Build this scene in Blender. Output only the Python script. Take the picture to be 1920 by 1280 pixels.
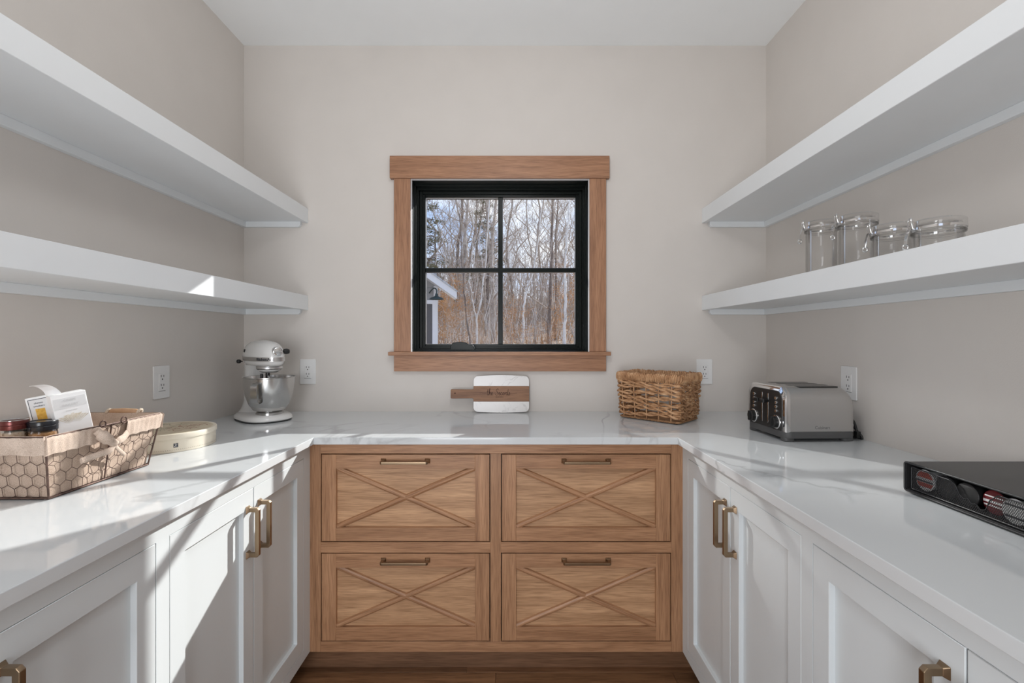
import bpy, bmesh, math, random
from mathutils import Vector, Matrix, Euler

PI = math.pi
rnd = random.Random(7)
for o in list(bpy.data.objects):
    bpy.data.objects.remove(o, do_unlink=True)
SC = bpy.context.scene
COL = SC.collection

# ------------------------------------------------------------------ measurements
F = 853.0            # focal length in px of a 1920 wide frame
ZC = 1.288           # camera height
HY = 635.0           # horizon row
def W(px, py, Y):
    return Vector(((px - 960) * Y / F, Y, ZC - (py - HY) * Y / F))
XL, XR, YB, ZT = -1.355, 1.285, 2.30, 2.77
CT, CTH = 0.9213, 0.027
CXL, CXR, CYB = -0.7375, 0.6166, 1.691
FXL, FXR, FYB = -0.7625, 0.6438, 1.716
YEND = 0.29

# ------------------------------------------------------------------ camera
cam_d = bpy.data.cameras.new('camera')
cam = bpy.data.objects.new('camera', cam_d)
COL.objects.link(cam)
cam.location = (0, 0, ZC)
cam.rotation_euler = (PI / 2, 0, 0)
cam_d.sensor_fit = 'HORIZONTAL'
cam_d.sensor_width = 36.0
cam_d.lens = 36.0 * F / 1920
cam_d.shift_y = -5.0 / 1920
cam_d.clip_start = 0.02
cam_d.clip_end = 500
SC.camera = cam

# ------------------------------------------------------------------ view, world, lights
SC.view_settings.view_transform = 'Standard'
SC.view_settings.look = 'None'
SC.view_settings.gamma = 1.0
SC.view_settings.use_curve_mapping = False
SC.view_settings.exposure = 0.05
SC.cycles.use_denoising = True
SC.cycles.max_bounces = 10
SC.cycles.diffuse_bounces = 6
SC.cycles.glossy_bounces = 5
SC.cycles.transparent_max_bounces = 24
SC.cycles.sample_clamp_indirect = 6.0

world = bpy.data.worlds.new('sky')
SC.world = world
world.use_nodes = True
wn, wl = world.node_tree.nodes, world.node_tree.links
wn.clear()
w_out = wn.new('ShaderNodeOutputWorld')
w_bg = wn.new('ShaderNodeBackground')
w_tc = wn.new('ShaderNodeTexCoord')
w_sep = wn.new('ShaderNodeSeparateXYZ')
w_ramp = wn.new('ShaderNodeValToRGB')
w_ns = wn.new('ShaderNodeTexNoise')
w_map = wn.new('ShaderNodeMapping')
w_cr = wn.new('ShaderNodeValToRGB')
w_mix = wn.new('ShaderNodeMix'); w_mix.data_type = 'RGBA'
wl.new(w_tc.outputs['Generated'], w_sep.inputs[0])
wl.new(w_sep.outputs['Z'], w_ramp.inputs[0])
e = w_ramp.color_ramp.elements
e[0].position = 0.0; e[0].color = (0.80, 0.85, 0.95, 1)
e[1].position = 0.42; e[1].color = (0.26, 0.42, 0.82, 1)
k = w_ramp.color_ramp.elements.new(0.14); k.color = (0.62, 0.73, 0.95, 1)
k = w_ramp.color_ramp.elements.new(0.25); k.color = (0.44, 0.60, 0.93, 1)
wl.new(w_tc.outputs['Generated'], w_map.inputs[0])
w_map.inputs['Scale'].default_value = (3.0, 3.0, 7.0)
wl.new(w_map.outputs[0], w_ns.inputs['Vector'])
w_ns.inputs['Scale'].default_value = 1.6
w_ns.inputs['Detail'].default_value = 6
wl.new(w_ns.outputs['Fac'], w_cr.inputs[0])
w_cr.color_ramp.elements[0].position = 0.46; w_cr.color_ramp.elements[0].color = (0, 0, 0, 1)
w_cr.color_ramp.elements[1].position = 0.68; w_cr.color_ramp.elements[1].color = (1, 1, 1, 1)
wl.new(w_cr.outputs[0], w_mix.inputs['Factor'])
wl.new(w_ramp.outputs[0], w_mix.inputs['A'])
w_mix.inputs['B'].default_value = (0.92, 0.93, 0.96, 1)
wl.new(w_mix.outputs['Result'], w_bg.inputs[0])
w_bg.inputs[1].default_value = 1.3
wl.new(w_bg.outputs[0], w_out.inputs[0])

def lamp(name, kind, loc, direction, energy, color=(1, 1, 1), **kw):
    d = bpy.data.lights.new(name, kind)
    d.energy = energy; d.color = color
    for a, b in kw.items():
        setattr(d, a, b)
    o = bpy.data.objects.new(name, d)
    o.location = loc
    o.rotation_euler = Vector(direction).to_track_quat('-Z', 'Y').to_euler()
    COL.objects.link(o)
    return o
SUN_E, GLANCE_E, DOOR_E, UPPER_FILL_E = 6.3, 2.6, 30.0, 11.5
lamp('sun', 'SUN', (6, 9, 6), (-0.731, -1, -0.599), SUN_E, (1.0, 0.985, 0.965), angle=math.radians(0.6))
# the low sun thrown back by a pane of the neighbouring wing: a narrow far beam from the other side of the window
GL = Vector((0.86, 1.38, 0.95)); GD = Vector((-0.737, 1, 0.609)); GT = 16.0
lamp('sun_reflection', 'SPOT', GL + GD * GT, -GD, GLANCE_E * 4 * PI * (GD.length * GT) ** 2, (1.0, 0.985, 0.97), shadow_soft_size=0.16, spot_size=2 * math.atan(0.35 / (GD.length * GT)), spot_blend=0.4)
# daylight coming in through the pantry doorway behind the camera, and an added fill lamp, no fixture, for ceiling and upper walls
lamp('doorway_daylight', 'AREA', (-0.48, -1.14, 1.0), (0, 1, 0.12), DOOR_E, (0.965, 0.98, 1.0), shape='RECTANGLE', size=0.80, size_y=1.3)
lamp('upper_fill', 'POINT', (-0.03, 0.90, 2.40), (0, 0, -1), UPPER_FILL_E, (0.985, 0.99, 1.0), shadow_soft_size=0.16)

# ------------------------------------------------------------------ materials
def new_mat(name):
    m = bpy.data.materials.new(name)
    m.use_nodes = True
    nt = m.node_tree
    return m, nt.nodes, nt.links, nt.nodes['Principled BSDF']

def mat(name, col, rough=0.5, metal=0.0, var=0.0, vscale=20.0, bump=0.0, bscale=200.0, coat=0.0, stretch=(1, 1, 1), spec=None):
    m, n, l, b = new_mat(name)
    b.inputs['Base Color'].default_value = (*col, 1)
    b.inputs['Roughness'].default_value = rough
    b.inputs['Metallic'].default_value = metal
    if coat:
        b.inputs['Coat Weight'].default_value = coat
        b.inputs['Coat Roughness'].default_value = 0.1
    if spec is not None:
        b.inputs['Specular IOR Level'].default_value = spec
    tc = n.new('ShaderNodeTexCoord')
    mp = n.new('ShaderNodeMapping')
    mp.inputs['Scale'].default_value = stretch
    l.new(tc.outputs['Object'], mp.inputs[0])
    ns = n.new('ShaderNodeTexNoise')
    ns.inputs['Scale'].default_value = vscale
    ns.inputs['Detail'].default_value = 5
    l.new(mp.outputs[0], ns.inputs['Vector'])
    cr = n.new('ShaderNodeValToRGB')
    cr.color_ramp.elements[0].position = 0.3
    cr.color_ramp.elements[1].position = 0.7
    v = max(var, 0.01)
    cr.color_ramp.elements[0].color = (*[max(0, c * (1 - v)) for c in col], 1)
    cr.color_ramp.elements[1].color = (*[min(1, c * (1 + v)) for c in col], 1)
    l.new(ns.outputs['Fac'], cr.inputs[0])
    l.new(cr.outputs[0], b.inputs['Base Color'])
    if bump:
        n2 = n.new('ShaderNodeTexNoise')
        n2.inputs['Scale'].default_value = bscale
        n2.inputs['Detail'].default_value = 3
        l.new(mp.outputs[0], n2.inputs['Vector'])
        bp = n.new('ShaderNodeBump')
        bp.inputs['Strength'].default_value = bump
        bp.inputs['Distance'].default_value = 0.002
        l.new(n2.outputs['Fac'], bp.inputs['Height'])
        l.new(bp.outputs[0], b.inputs['Normal'])
    return m

def wood(name, dark, light, axis='X', rough=0.45, per_object=False, fine=1.0):
    """Straight oak grain running along an axis: long soft figure plus fine open pores."""
    m, n, l, b = new_mat(name)
    tc = n.new('ShaderNodeTexCoord')
    oi = n.new('ShaderNodeObjectInfo')
    ad = n.new('ShaderNodeVectorMath'); ad.operation = 'ADD'
    sc = n.new('ShaderNodeVectorMath'); sc.operation = 'SCALE'
    sc.inputs[0].default_value = (7.0, 5.0, 9.0)
    l.new(oi.outputs['Random'], sc.inputs['Scale'])
    l.new(tc.outputs['Object'], ad.inputs[0])
    l.new(sc.outputs[0], ad.inputs[1])
    def chain(along, across):
        mp = n.new('ShaderNodeMapping')
        s = [across] * 3
        s['XYZ'.index(axis)] = along
        mp.inputs['Scale'].default_value = s
        l.new(ad.outputs[0], mp.inputs[0])
        return mp
    m1 = chain(2.2, 38 * fine)
    n1 = n.new('ShaderNodeTexNoise')
    n1.inputs['Scale'].default_value = 1.0; n1.inputs['Detail'].default_value = 5
    n1.inputs['Distortion'].default_value = 0.6
    l.new(m1.outputs[0], n1.inputs['Vector'])
    m2 = chain(14, 420 * fine)
    n2 = n.new('ShaderNodeTexNoise')
    n2.inputs['Scale'].default_value = 1.0; n2.inputs['Detail'].default_value = 3
    l.new(m2.outputs[0], n2.inputs['Vector'])
    cr = n.new('ShaderNodeValToRGB')
    cr.color_ramp.elements[0].position = 0.28; cr.color_ramp.elements[0].color = (*dark, 1)
    cr.color_ramp.elements[1].position = 0.72; cr.color_ramp.elements[1].color = (*light, 1)
    l.new(n1.outputs['Fac'], cr.inputs[0])
    cp = n.new('ShaderNodeValToRGB')
    cp.color_ramp.elements[0].position = 0.34; cp.color_ramp.elements[0].color = (0.68, 0.64, 0.60, 1)
    cp.color_ramp.elements[1].position = 0.56; cp.color_ramp.elements[1].color = (1, 1, 1, 1)
    l.new(n2.outputs['Fac'], cp.inputs[0])
    mx = n.new('ShaderNodeMix'); mx.data_type = 'RGBA'; mx.blend_type = 'MULTIPLY'
    mx.inputs['Factor'].default_value = 1.0
    l.new(cr.outputs[0], mx.inputs['A']); l.new(cp.outputs[0], mx.inputs['B'])
    out = mx.outputs['Result']
    hv = n.new('ShaderNodeHueSaturation')
    mr = n.new('ShaderNodeMapRange')
    mr.inputs['To Min'].default_value = 0.72 if per_object else 0.93
    mr.inputs['To Max'].default_value = 1.22 if per_object else 1.07
    l.new(oi.outputs['Random'], mr.inputs[0])
    l.new(mr.outputs[0], hv.inputs['Value'])
    l.new(out, hv.inputs['Color'])
    l.new(hv.outputs[0], b.inputs['Base Color'])
    b.inputs['Roughness'].default_value = rough
    bp = n.new('ShaderNodeBump'); bp.inputs['Strength'].default_value = 0.18; bp.inputs['Distance'].default_value = 0.001
    l.new(n2.outputs['Fac'], bp.inputs['Height']); l.new(bp.outputs[0], b.inputs['Normal'])
    return m

def quartz(name, base=(0.625, 0.650, 0.662), vein=(0.36, 0.37, 0.38), scale=1.3, width=0.016, rough=0.06, amount=0.75):
    m, n, l, b = new_mat(name)
    tc = n.new('ShaderNodeTexCoord')
    ns = n.new('ShaderNodeTexNoise'); ns.inputs['Scale'].default_value = scale; ns.inputs['Detail'].default_value = 7
    ns.inputs['Distortion'].default_value = 1.1
    l.new(tc.outputs['Object'], ns.inputs['Vector'])
    sb = n.new('ShaderNodeMath'); sb.operation = 'SUBTRACT'; sb.inputs[1].default_value = 0.5
    ab = n.new('ShaderNodeMath'); ab.operation = 'ABSOLUTE'
    l.new(ns.outputs['Fac'], sb.inputs[0]); l.new(sb.outputs[0], ab.inputs[0])
    cr = n.new('ShaderNodeValToRGB')
    cr.color_ramp.elements[0].position = 0.0; cr.color_ramp.elements[0].color = (1, 1, 1, 1)
    cr.color_ramp.elements[1].position = width; cr.color_ramp.elements[1].color = (0, 0, 0, 1)
    l.new(ab.outputs[0], cr.inputs[0])
    n3 = n.new('ShaderNodeTexNoise'); n3.inputs['Scale'].default_value = scale * 1.7; n3.inputs['Detail'].default_value = 2
    l.new(tc.outputs['Object'], n3.inputs['Vector'])
    c3 = n.new('ShaderNodeValToRGB')
    c3.color_ramp.elements[0].position = 0.45; c3.color_ramp.elements[0].color = (0, 0, 0, 1)
    c3.color_ramp.elements[1].position = 0.65; c3.color_ramp.elements[1].color = (amount, amount, amount, 1)
    l.new(n3.outputs['Fac'], c3.inputs[0])
    mu = n.new('ShaderNodeMath'); mu.operation = 'MULTIPLY'
    l.new(cr.outputs[0], mu.inputs[0]); l.new(c3.outputs[0], mu.inputs[1])
    mx = n.new('ShaderNodeMix'); mx.data_type = 'RGBA'
    l.new(mu.outputs[0], mx.inputs['Factor'])
    mx.inputs['A'].default_value = (*base, 1); mx.inputs['B'].default_value = (*vein, 1)
    l.new(mx.outputs['Result'], b.inputs['Base Color'])
    b.inputs['Roughness'].default_value = rough
    return m

def brushed(name, col, rough, axis='X', amount=0.12):
    m, n, l, b = new_mat(name)
    tc = n.new('ShaderNodeTexCoord'); mp = n.new('ShaderNodeMapping')
    s = [500.0] * 3; s['XYZ'.index(axis)] = 6.0
    mp.inputs['Scale'].default_value = s
    l.new(tc.outputs['Object'], mp.inputs[0])
    ns = n.new('ShaderNodeTexNoise'); ns.inputs['Scale'].default_value = 1.0; ns.inputs['Detail'].default_value = 2
    l.new(mp.outputs[0], ns.inputs['Vector'])
    mr = n.new('ShaderNodeMapRange')
    mr.inputs['To Min'].default_value = max(0.02, rough - amount); mr.inputs['To Max'].default_value = rough + amount
    l.new(ns.outputs['Fac'], mr.inputs[0]); l.new(mr.outputs[0], b.inputs['Roughness'])
    b.inputs['Base Color'].default_value = (*col, 1)
    b.inputs['Metallic'].default_value = 1.0
    return m

def thin_glass(name, tint=(0.97, 0.98, 0.98), gloss=0.5, edge=None):
    m = bpy.data.materials.new(name); m.use_nodes = True
    n, l = m.node_tree.nodes, m.node_tree.links
    n.clear()
    out = n.new('ShaderNodeOutputMaterial'); mx = n.new('ShaderNodeMixShader')
    tr = n.new('ShaderNodeBsdfTransparent'); gl = n.new('ShaderNodeBsdfGlossy')
    tr.inputs[0].default_value = (*tint, 1)
    gl.inputs['Roughness'].default_value = 0.02
    fr = n.new('ShaderNodeFresnel'); fr.inputs['IOR'].default_value = 1.45
    mu = n.new('ShaderNodeMath'); mu.operation = 'MULTIPLY'; mu.inputs[1].default_value = gloss
    l.new(fr.outputs[0], mu.inputs[0]); l.new(mu.outputs[0], mx.inputs[0])
    l.new(tr.outputs[0], mx.inputs[1]); l.new(gl.outputs[0], mx.inputs[2])
    l.new(mx.outputs[0], out.inputs[0])
    return m

def weave_mat(name, a, b_, scale=700):
    """Coarse cloth: fine irregular thread speckle over a soft blotchy tone."""
    m, n, l, b = new_mat(name)
    tc = n.new('ShaderNodeTexCoord')
    n1 = n.new('ShaderNodeTexNoise'); n1.inputs['Scale'].default_value = scale; n1.inputs['Detail'].default_value = 2
    n2 = n.new('ShaderNodeTexNoise'); n2.inputs['Scale'].default_value = 26; n2.inputs['Detail'].default_value = 3
    l.new(tc.outputs['Object'], n1.inputs['Vector']); l.new(tc.outputs['Object'], n2.inputs['Vector'])
    mu = n.new('ShaderNodeMath'); mu.operation = 'MULTIPLY'; mu.inputs[1].default_value = 0.35
    ad = n.new('ShaderNodeMath'); ad.operation = 'MULTIPLY_ADD'; ad.inputs[1].default_value = 0.65
    l.new(n2.outputs['Fac'], mu.inputs[0]); l.new(n1.outputs['Fac'], ad.inputs[0]); l.new(mu.outputs[0], ad.inputs[2])
    cr = n.new('ShaderNodeValToRGB')
    cr.color_ramp.elements[0].position = 0.34; cr.color_ramp.elements[0].color = (*a, 1)
    cr.color_ramp.elements[1].position = 0.62; cr.color_ramp.elements[1].color = (*b_, 1)
    l.new(ad.outputs[0], cr.inputs[0]); l.new(cr.outputs[0], b.inputs['Base Color'])
    b.inputs['Roughness'].default_value = 0.95
    bp = n.new('ShaderNodeBump'); bp.inputs['Strength'].default_value = 0.5; bp.inputs['Distance'].default_value = 0.001
    l.new(n1.outputs['Fac'], bp.inputs['Height']); l.new(bp.outputs[0], b.inputs['Normal'])
    return m

def random_mat(name, cols, rough=0.9, scale=3.0, trans=0.0):
    """Colour picked by position, for leaves and bark."""
    m, n, l, b = new_mat(name)
    tc = n.new('ShaderNodeTexCoord')
    ns = n.new('ShaderNodeTexNoise'); ns.inputs['Scale'].default_value = scale; ns.inputs['Detail'].default_value = 8
    ns.inputs['Roughness'].default_value = 0.75
    l.new(tc.outputs['Object'], ns.inputs['Vector'])
    cr = n.new('ShaderNodeValToRGB')
    el = cr.color_ramp.elements
    el[0].position = 0.3; el[0].color = (*cols[0], 1)
    el[1].position = 0.7; el[1].color = (*cols[-1], 1)
    for i, c in enumerate(cols[1:-1]):
        x = el.new(0.3 + 0.4 * (i + 1) / (len(cols) - 1)); x.color = (*c, 1)
    l.new(ns.outputs['Fac'], cr.inputs[0]); l.new(cr.outputs[0], b.inputs['Base Color'])
    b.inputs['Roughness'].default_value = rough
    if trans:
        nt = m.node_tree
        tl = n.new('ShaderNodeBsdfTranslucent'); mx = n.new('ShaderNodeMixShader'); mx.inputs[0].default_value = trans
        l.new(cr.outputs[0], tl.inputs[0]); l.new(b.outputs[0], mx.inputs[1]); l.new(tl.outputs[0], mx.inputs[2])
        l.new(mx.outputs[0], n['Material Output'].inputs[0])
    return m

M = {}
M['wall'] = mat('wall_paint', (0.64, 0.602, 0.566), 0.85, var=0.015, vscale=6, bump=0.12, bscale=260)
M['ceiling'] = mat('ceiling_paint', (0.90, 0.925, 0.935), 0.9, var=0.01, vscale=6, bump=0.05, bscale=200)
M['white'] = mat('white_cabinet_paint', (0.655, 0.692, 0.705), 0.38, var=0.008, vscale=5)
M['shelf'] = mat('white_shelf_paint', (0.755, 0.78, 0.795), 0.45, var=0.008, vscale=5)
M['quartz'] = quartz('white_quartz')
M['marble'] = quartz('marble', (0.72, 0.70, 0.685), (0.44, 0.42, 0.42), 9.0, 0.022, 0.25, 0.7)
OD, OL = (0.31, 0.155, 0.076), (0.49, 0.268, 0.142)
M['oakx'] = wood('oak_grain_across', OD, OL, 'X')
M['oakp'] = wood('oak_panel_grain', (0.37, 0.205, 0.104), (0.60, 0.36, 0.20), 'X')
M['oakz'] = wood('oak_grain_upright', OD, OL, 'Z')
M['casex'] = wood('casing_oak_across', (0.315, 0.152, 0.080), (0.46, 0.238, 0.130), 'X')
M['casez'] = wood('casing_oak_upright', (0.315, 0.152, 0.080), (0.46, 0.238, 0.130), 'Z')
M['floor'] = wood('floor_oak', (0.165, 0.076, 0.034), (0.31, 0.155, 0.074), 'X', 0.4, True, 0.7)
M['toe'] = wood('toe_oak', (0.15, 0.075, 0.037), (0.26, 0.135, 0.072), 'X')  # brown oak, darkened further to hold the shadow of the toe recess
M['brass'] = brushed('aged_brass', (0.31, 0.225, 0.145), 0.34, 'Z', 0.05)
M['steel'] = brushed('brushed_steel', (0.62, 0.615, 0.61), 0.34, 'X', 0.07)
M['bowl'] = brushed('bowl_steel', (0.58, 0.575, 0.565), 0.22, 'Z', 0.08)
M['chrome'] = mat('chrome', (0.78, 0.78, 0.78), 0.10, 1.0)
M['enamel'] = mat('white_enamel', (0.74, 0.735, 0.72), 0.18, coat=0.4)
M['black'] = mat('black_plastic', (0.012, 0.012, 0.012), 0.35)
M['blackpaint'] = mat('black_window_paint', (0.009, 0.012, 0.011), 0.28, var=0.05, spec=0.14)
M['blackmetal'] = mat('black_coated_metal', (0.022, 0.022, 0.023), 0.36)
M['darkgrey'] = mat('dark_grey_metal', (0.060, 0.058, 0.056), 0.36, 0.7)
M['greybase'] = mat('grey_plastic', (0.085, 0.085, 0.085), 0.45)
M['plate'] = mat('outlet_white', (0.76, 0.76, 0.755), 0.35)
M['slot'] = mat('outlet_slot', (0.03, 0.03, 0.03), 0.6)
M['pane'] = thin_glass('window_glass', (0.975, 0.98, 0.975), 0.07)
M['jar'] = thin_glass('jar_glass', (0.978, 0.978, 0.976), 0.55)
M['burlap'] = weave_mat('burlap', (0.40, 0.30, 0.235), (0.66, 0.535, 0.445))
M['burlap2'] = weave_mat('burlap_liner', (0.37, 0.265, 0.20), (0.60, 0.465, 0.37))
M['rust'] = mat('rusty_wire', (0.115, 0.072, 0.058), 0.55, 0.6, var=0.4, vscale=60)
M['grip'] = mat('wooden_grip', (0.50, 0.30, 0.17), 0.6, var=0.15, vscale=40)
M['rope'] = mat('rope', (0.56, 0.46, 0.36), 0.9, var=0.15, vscale=300)
M['wicker'] = random_mat('wicker', [(0.17, 0.075, 0.032), (0.40, 0.205, 0.095), (0.56, 0.33, 0.175), (0.66, 0.44, 0.27)], 0.6, 30)
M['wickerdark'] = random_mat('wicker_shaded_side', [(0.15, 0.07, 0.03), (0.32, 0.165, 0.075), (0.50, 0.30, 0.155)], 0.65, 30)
M['cream'] = mat('cream_card', (0.76, 0.70, 0.58), 0.5, var=0.02)
M['tintop'] = random_mat('tin_printed_top', [(0.66, 0.58, 0.44), (0.60, 0.52, 0.38), (0.50, 0.40, 0.28)], 0.5, 14)
M['print_red'] = mat('tin_print_red', (0.42, 0.26, 0.19), 0.6)
M['print_green'] = mat('tin_print_green', (0.38, 0.35, 0.24), 0.6)
M['print_brown'] = mat('tin_print_brown', (0.22, 0.13, 0.07), 0.6)
M['ink'] = mat('dark_ink', (0.02, 0.025, 0.035), 0.6)
M['paper'] = mat('white_card', (0.82, 0.82, 0.82), 0.6)
M['palegrey'] = mat('pale_grey_print', (0.69, 0.69, 0.69), 0.6)
M['greyprint'] = mat('grey_print', (0.60, 0.60, 0.60), 0.6)
M['palebeige'] = random_mat('pale_crisp_print', [(0.40, 0.34, 0.26), (0.66, 0.60, 0.50), (0.78, 0.75, 0.70)], 0.6, 90)
M['yellow'] = random_mat('cracker_print', [(0.52, 0.25, 0.03), (0.70, 0.40, 0.05), (0.80, 0.55, 0.16)], 0.6, 120)
M['maroon'] = mat('maroon_lid', (0.13, 0.035, 0.032), 0.28, 0.6)
M['blacklid'] = mat('black_lid', (0.010, 0.012, 0.016), 0.25)
M['spice'] = random_mat('dried_spice', [(0.22, 0.10, 0.04), (0.50, 0.26, 0.10), (0.72, 0.48, 0.24)], 0.6, 160)
M['herb'] = random_mat('dried_flakes', [(0.30, 0.18, 0.09), (0.55, 0.46, 0.36), (0.70, 0.66, 0.58)], 0.6, 120)
M['engrave'] = mat('burnt_engraving', (0.045, 0.014, 0.006), 0.8)
M['board'] = wood('acacia', (0.165, 0.072, 0.032), (0.29, 0.140, 0.066), 'X', 0.5)
M['podwhite'] = mat('pod_foil_white', (0.86, 0.86, 0.86), 0.4)
M['podred'] = mat('pod_foil_red', (0.55, 0.07, 0.035), 0.4)
M['podmaroon'] = mat('pod_foil_maroon', (0.16, 0.012, 0.016), 0.4)
M['podblack'] = mat('pod_black', (0.02, 0.02, 0.02), 0.4)
M['greytext'] = mat('etched_grey', (0.19, 0.19, 0.19), 0.5)
M['siding'] = mat('grey_siding', (0.27, 0.265, 0.26), 0.7, var=0.03)
M['trimwhite'] = mat('exterior_white_trim', (0.66, 0.66, 0.67), 0.6)
M['roof'] = mat('pale_shingles', (0.40, 0.40, 0.41), 0.9, var=0.3, vscale=30)
M['doorglass'] = mat('garage_door_screen', (0.085, 0.08, 0.082), 0.5)
M['lampgreen'] = mat('dark_green_enamel', (0.018, 0.035, 0.032), 0.4)
M['barkgrey'] = random_mat('grey_bark', [(0.21, 0.16, 0.125), (0.40, 0.34, 0.285), (0.64, 0.60, 0.54)], 0.9, 5)
M['barkdark'] = random_mat('dark_bark', [(0.10, 0.075, 0.06), (0.19, 0.15, 0.125), (0.30, 0.25, 0.21)], 0.9, 5)
M['birch'] = random_mat('birch_bark', [(0.42, 0.39, 0.35), (0.74, 0.72, 0.68), (0.86, 0.85, 0.83)], 0.8, 4)
M['twig'] = random_mat('twig_bark', [(0.20, 0.14, 0.10), (0.42, 0.34, 0.27), (0.72, 0.66, 0.59)], 0.9, 3)
M['leaf'] = random_mat('dry_oak_leaves', [(0.27, 0.12, 0.045), (0.46, 0.235, 0.09), (0.64, 0.40, 0.20)], 0.8, 2.5, 0.35)
M['needle'] = random_mat('pine_needles', [(0.10, 0.10, 0.05), (0.19, 0.18, 0.095), (0.30, 0.28, 0.16)], 0.8, 2.5, 0.2)
M['ground'] = random_mat('leaf_litter', [(0.22, 0.14, 0.085), (0.42, 0.30, 0.20), (0.62, 0.52, 0.42)], 1.0, 2.6)
M['brush'] = random_mat('brush_twigs', [(0.24, 0.175, 0.125), (0.44, 0.36, 0.285), (0.64, 0.57, 0.50)], 0.9, 2)

# ------------------------------------------------------------------ mesh helpers
class MB:
    def __init__(s):
        s.v = []; s.f = []
    def add(s, vs, fs, mtx=None):
        b = len(s.v)
        if mtx is not None:
            vs = [mtx @ Vector(p) for p in vs]
        s.v.extend(Vector(p) for p in vs)
        s.f.extend([tuple(i + b for i in f) for f in fs])
        return s
    def box(s, x0, x1, y0, y1, z0, z1, mtx=None):
        x0, x1 = min(x0, x1), max(x0, x1); y0, y1 = min(y0, y1), max(y0, y1); z0, z1 = min(z0, z1), max(z0, z1)
        vs = [(x0, y0, z0), (x1, y0, z0), (x1, y1, z0), (x0, y1, z0), (x0, y0, z1), (x1, y0, z1), (x1, y1, z1), (x0, y1, z1)]
        return s.add(vs, [(0, 3, 2, 1), (4, 5, 6, 7), (0, 1, 5, 4), (1, 2, 6, 5), (2, 3, 7, 6), (3, 0, 4, 7)], mtx)
    def rings(s, rings, closed_ends=True, loop=False, mtx=None):
        n = len(rings[0]); vs = [p for r in rings for p in r]; fs = []
        m = len(rings)
        for i in range(m if loop else m - 1):
            a, b = i * n, ((i + 1) % m) * n
            for j in range(n):
                fs.append((a + j, a + (j + 1) % n, b + (j + 1) % n, b + j))
        if closed_ends and not loop:
            fs.append(tuple(reversed(range(n)))); fs.append(tuple((m - 1) * n + j for j in range(n)))
        return s.add(vs, fs, mtx)
    def tube(s, path, r, n=8, loop=False, flat=1.0, mtx=None, up=None):
        path = [Vector(p) for p in path]
        m = len(path); rings = []; prev = None
        for i, p in enumerate(path):
            if loop:
                d = path[(i + 1) % m] - path[i - 1]
            else:
                d = path[min(i + 1, m - 1)] - path[max(i - 1, 0)]
            if d.length < 1e-9: d = Vector((0, 0, 1))
            d.normalize()
            if prev is None:
                u = Vector(up) if up is not None else (Vector((0, 0, 1)) if abs(d.z) < 0.9 else Vector((1, 0, 0)))
            else:
                u = prev
            u = u - d * u.dot(d)
            if u.length < 1e-6: u = Vector((1, 0, 0)) - d * d.x
            u.normalize(); prev = u
            w = d.cross(u)
            rr = r[i] if isinstance(r, (list, tuple)) else r
            rings.append([p + (u * math.cos(2 * PI * j / n) * flat + w * math.sin(2 * PI * j / n)) * rr for j in range(n)])
        return s.rings(rings, True, loop, mtx)
    def lathe(s, prof, n=32, mtx=None, cap=False):
        rings = [[(r * math.cos(2 * PI * j / n), r * math.sin(2 * PI * j / n), z) for j in range(n)] for r, z in prof]
        return s.rings(rings, cap, False, mtx)
    def prism(s, poly, z0, z1, mtx=None):
        n = len(poly)
        return s.rings([[(x, y, z0) for x, y in poly], [(x, y, z1) for x, y in poly]], True, False, mtx)
    def ball(s, c, r, n=10, m=6, scale=(1, 1, 1)):
        c = Vector(c)
        rings = []
        for i in range(1, m):
            t = PI * i / m
            rings.append([c + Vector((r * math.sin(t) * math.cos(2 * PI * j / n) * scale[0], r * math.sin(t) * math.sin(2 * PI * j / n) * scale[1], -r * math.cos(t) * scale[2])) for j in range(n)])
        return s.rings(rings, True)

def make(name, mb, material, parent=None, bevel=0.0, segs=2, smooth=None, world=True, label=None):
    """Link a mesh object. With world=True the vertices are world coordinates and move to the parent's frame."""
    off = Vector((0, 0, 0))
    if parent is not None and world:
        q = parent
        while q is not None:
            off += q.location; q = q.parent
    me = bpy.data.meshes.new(name)
    me.from_pydata([tuple(p - off) for p in mb.v], [], mb.f)
    me.update()
    if bevel > 0:
        bm = bmesh.new(); bm.from_mesh(me)
        bmesh.ops.recalc_face_normals(bm, faces=bm.faces)
        ed = [x for x in bm.edges if len(x.link_faces) == 2 and x.calc_face_angle(0) > 0.6]
        bmesh.ops.bevel(bm, geom=ed, offset=bevel, offset_type='OFFSET', segments=segs, profile=0.5, affect='EDGES', clamp_overlap=True)
        bm.to_mesh(me); bm.free()
    if smooth or (smooth is None and bevel > 0):
        for p in me.polygons: p.use_smooth = True
        me.set_sharp_from_angle(angle=math.radians(smooth if smooth else 40))
    me.materials.append(material)
    o = bpy.data.objects.new(name, me)
    COL.objects.link(o)
    if parent is not None: o.parent = parent
    if bevel > 0:
        wm = o.modifiers.new('weighted_normal', 'WEIGHTED_NORMAL'); wm.keep_sharp = True; wm.weight = 80
    if label: o['label'] = label
    return o

def tag(o, label, cat=None, group=None, kind=None):
    o['label'] = label
    if cat: o['category'] = cat
    if group: o['group'] = group
    if kind: o['kind'] = kind
    return o

def thing(name, loc, label, cat, group=None, kind=None, rotz=0.0):
    o = bpy.data.objects.new(name, None)
    o.empty_display_size = 0.05
    o.location = loc; o.rotation_euler = (0, 0, rotz)
    COL.objects.link(o)
    return tag(o, label, cat, group, kind)

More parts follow.
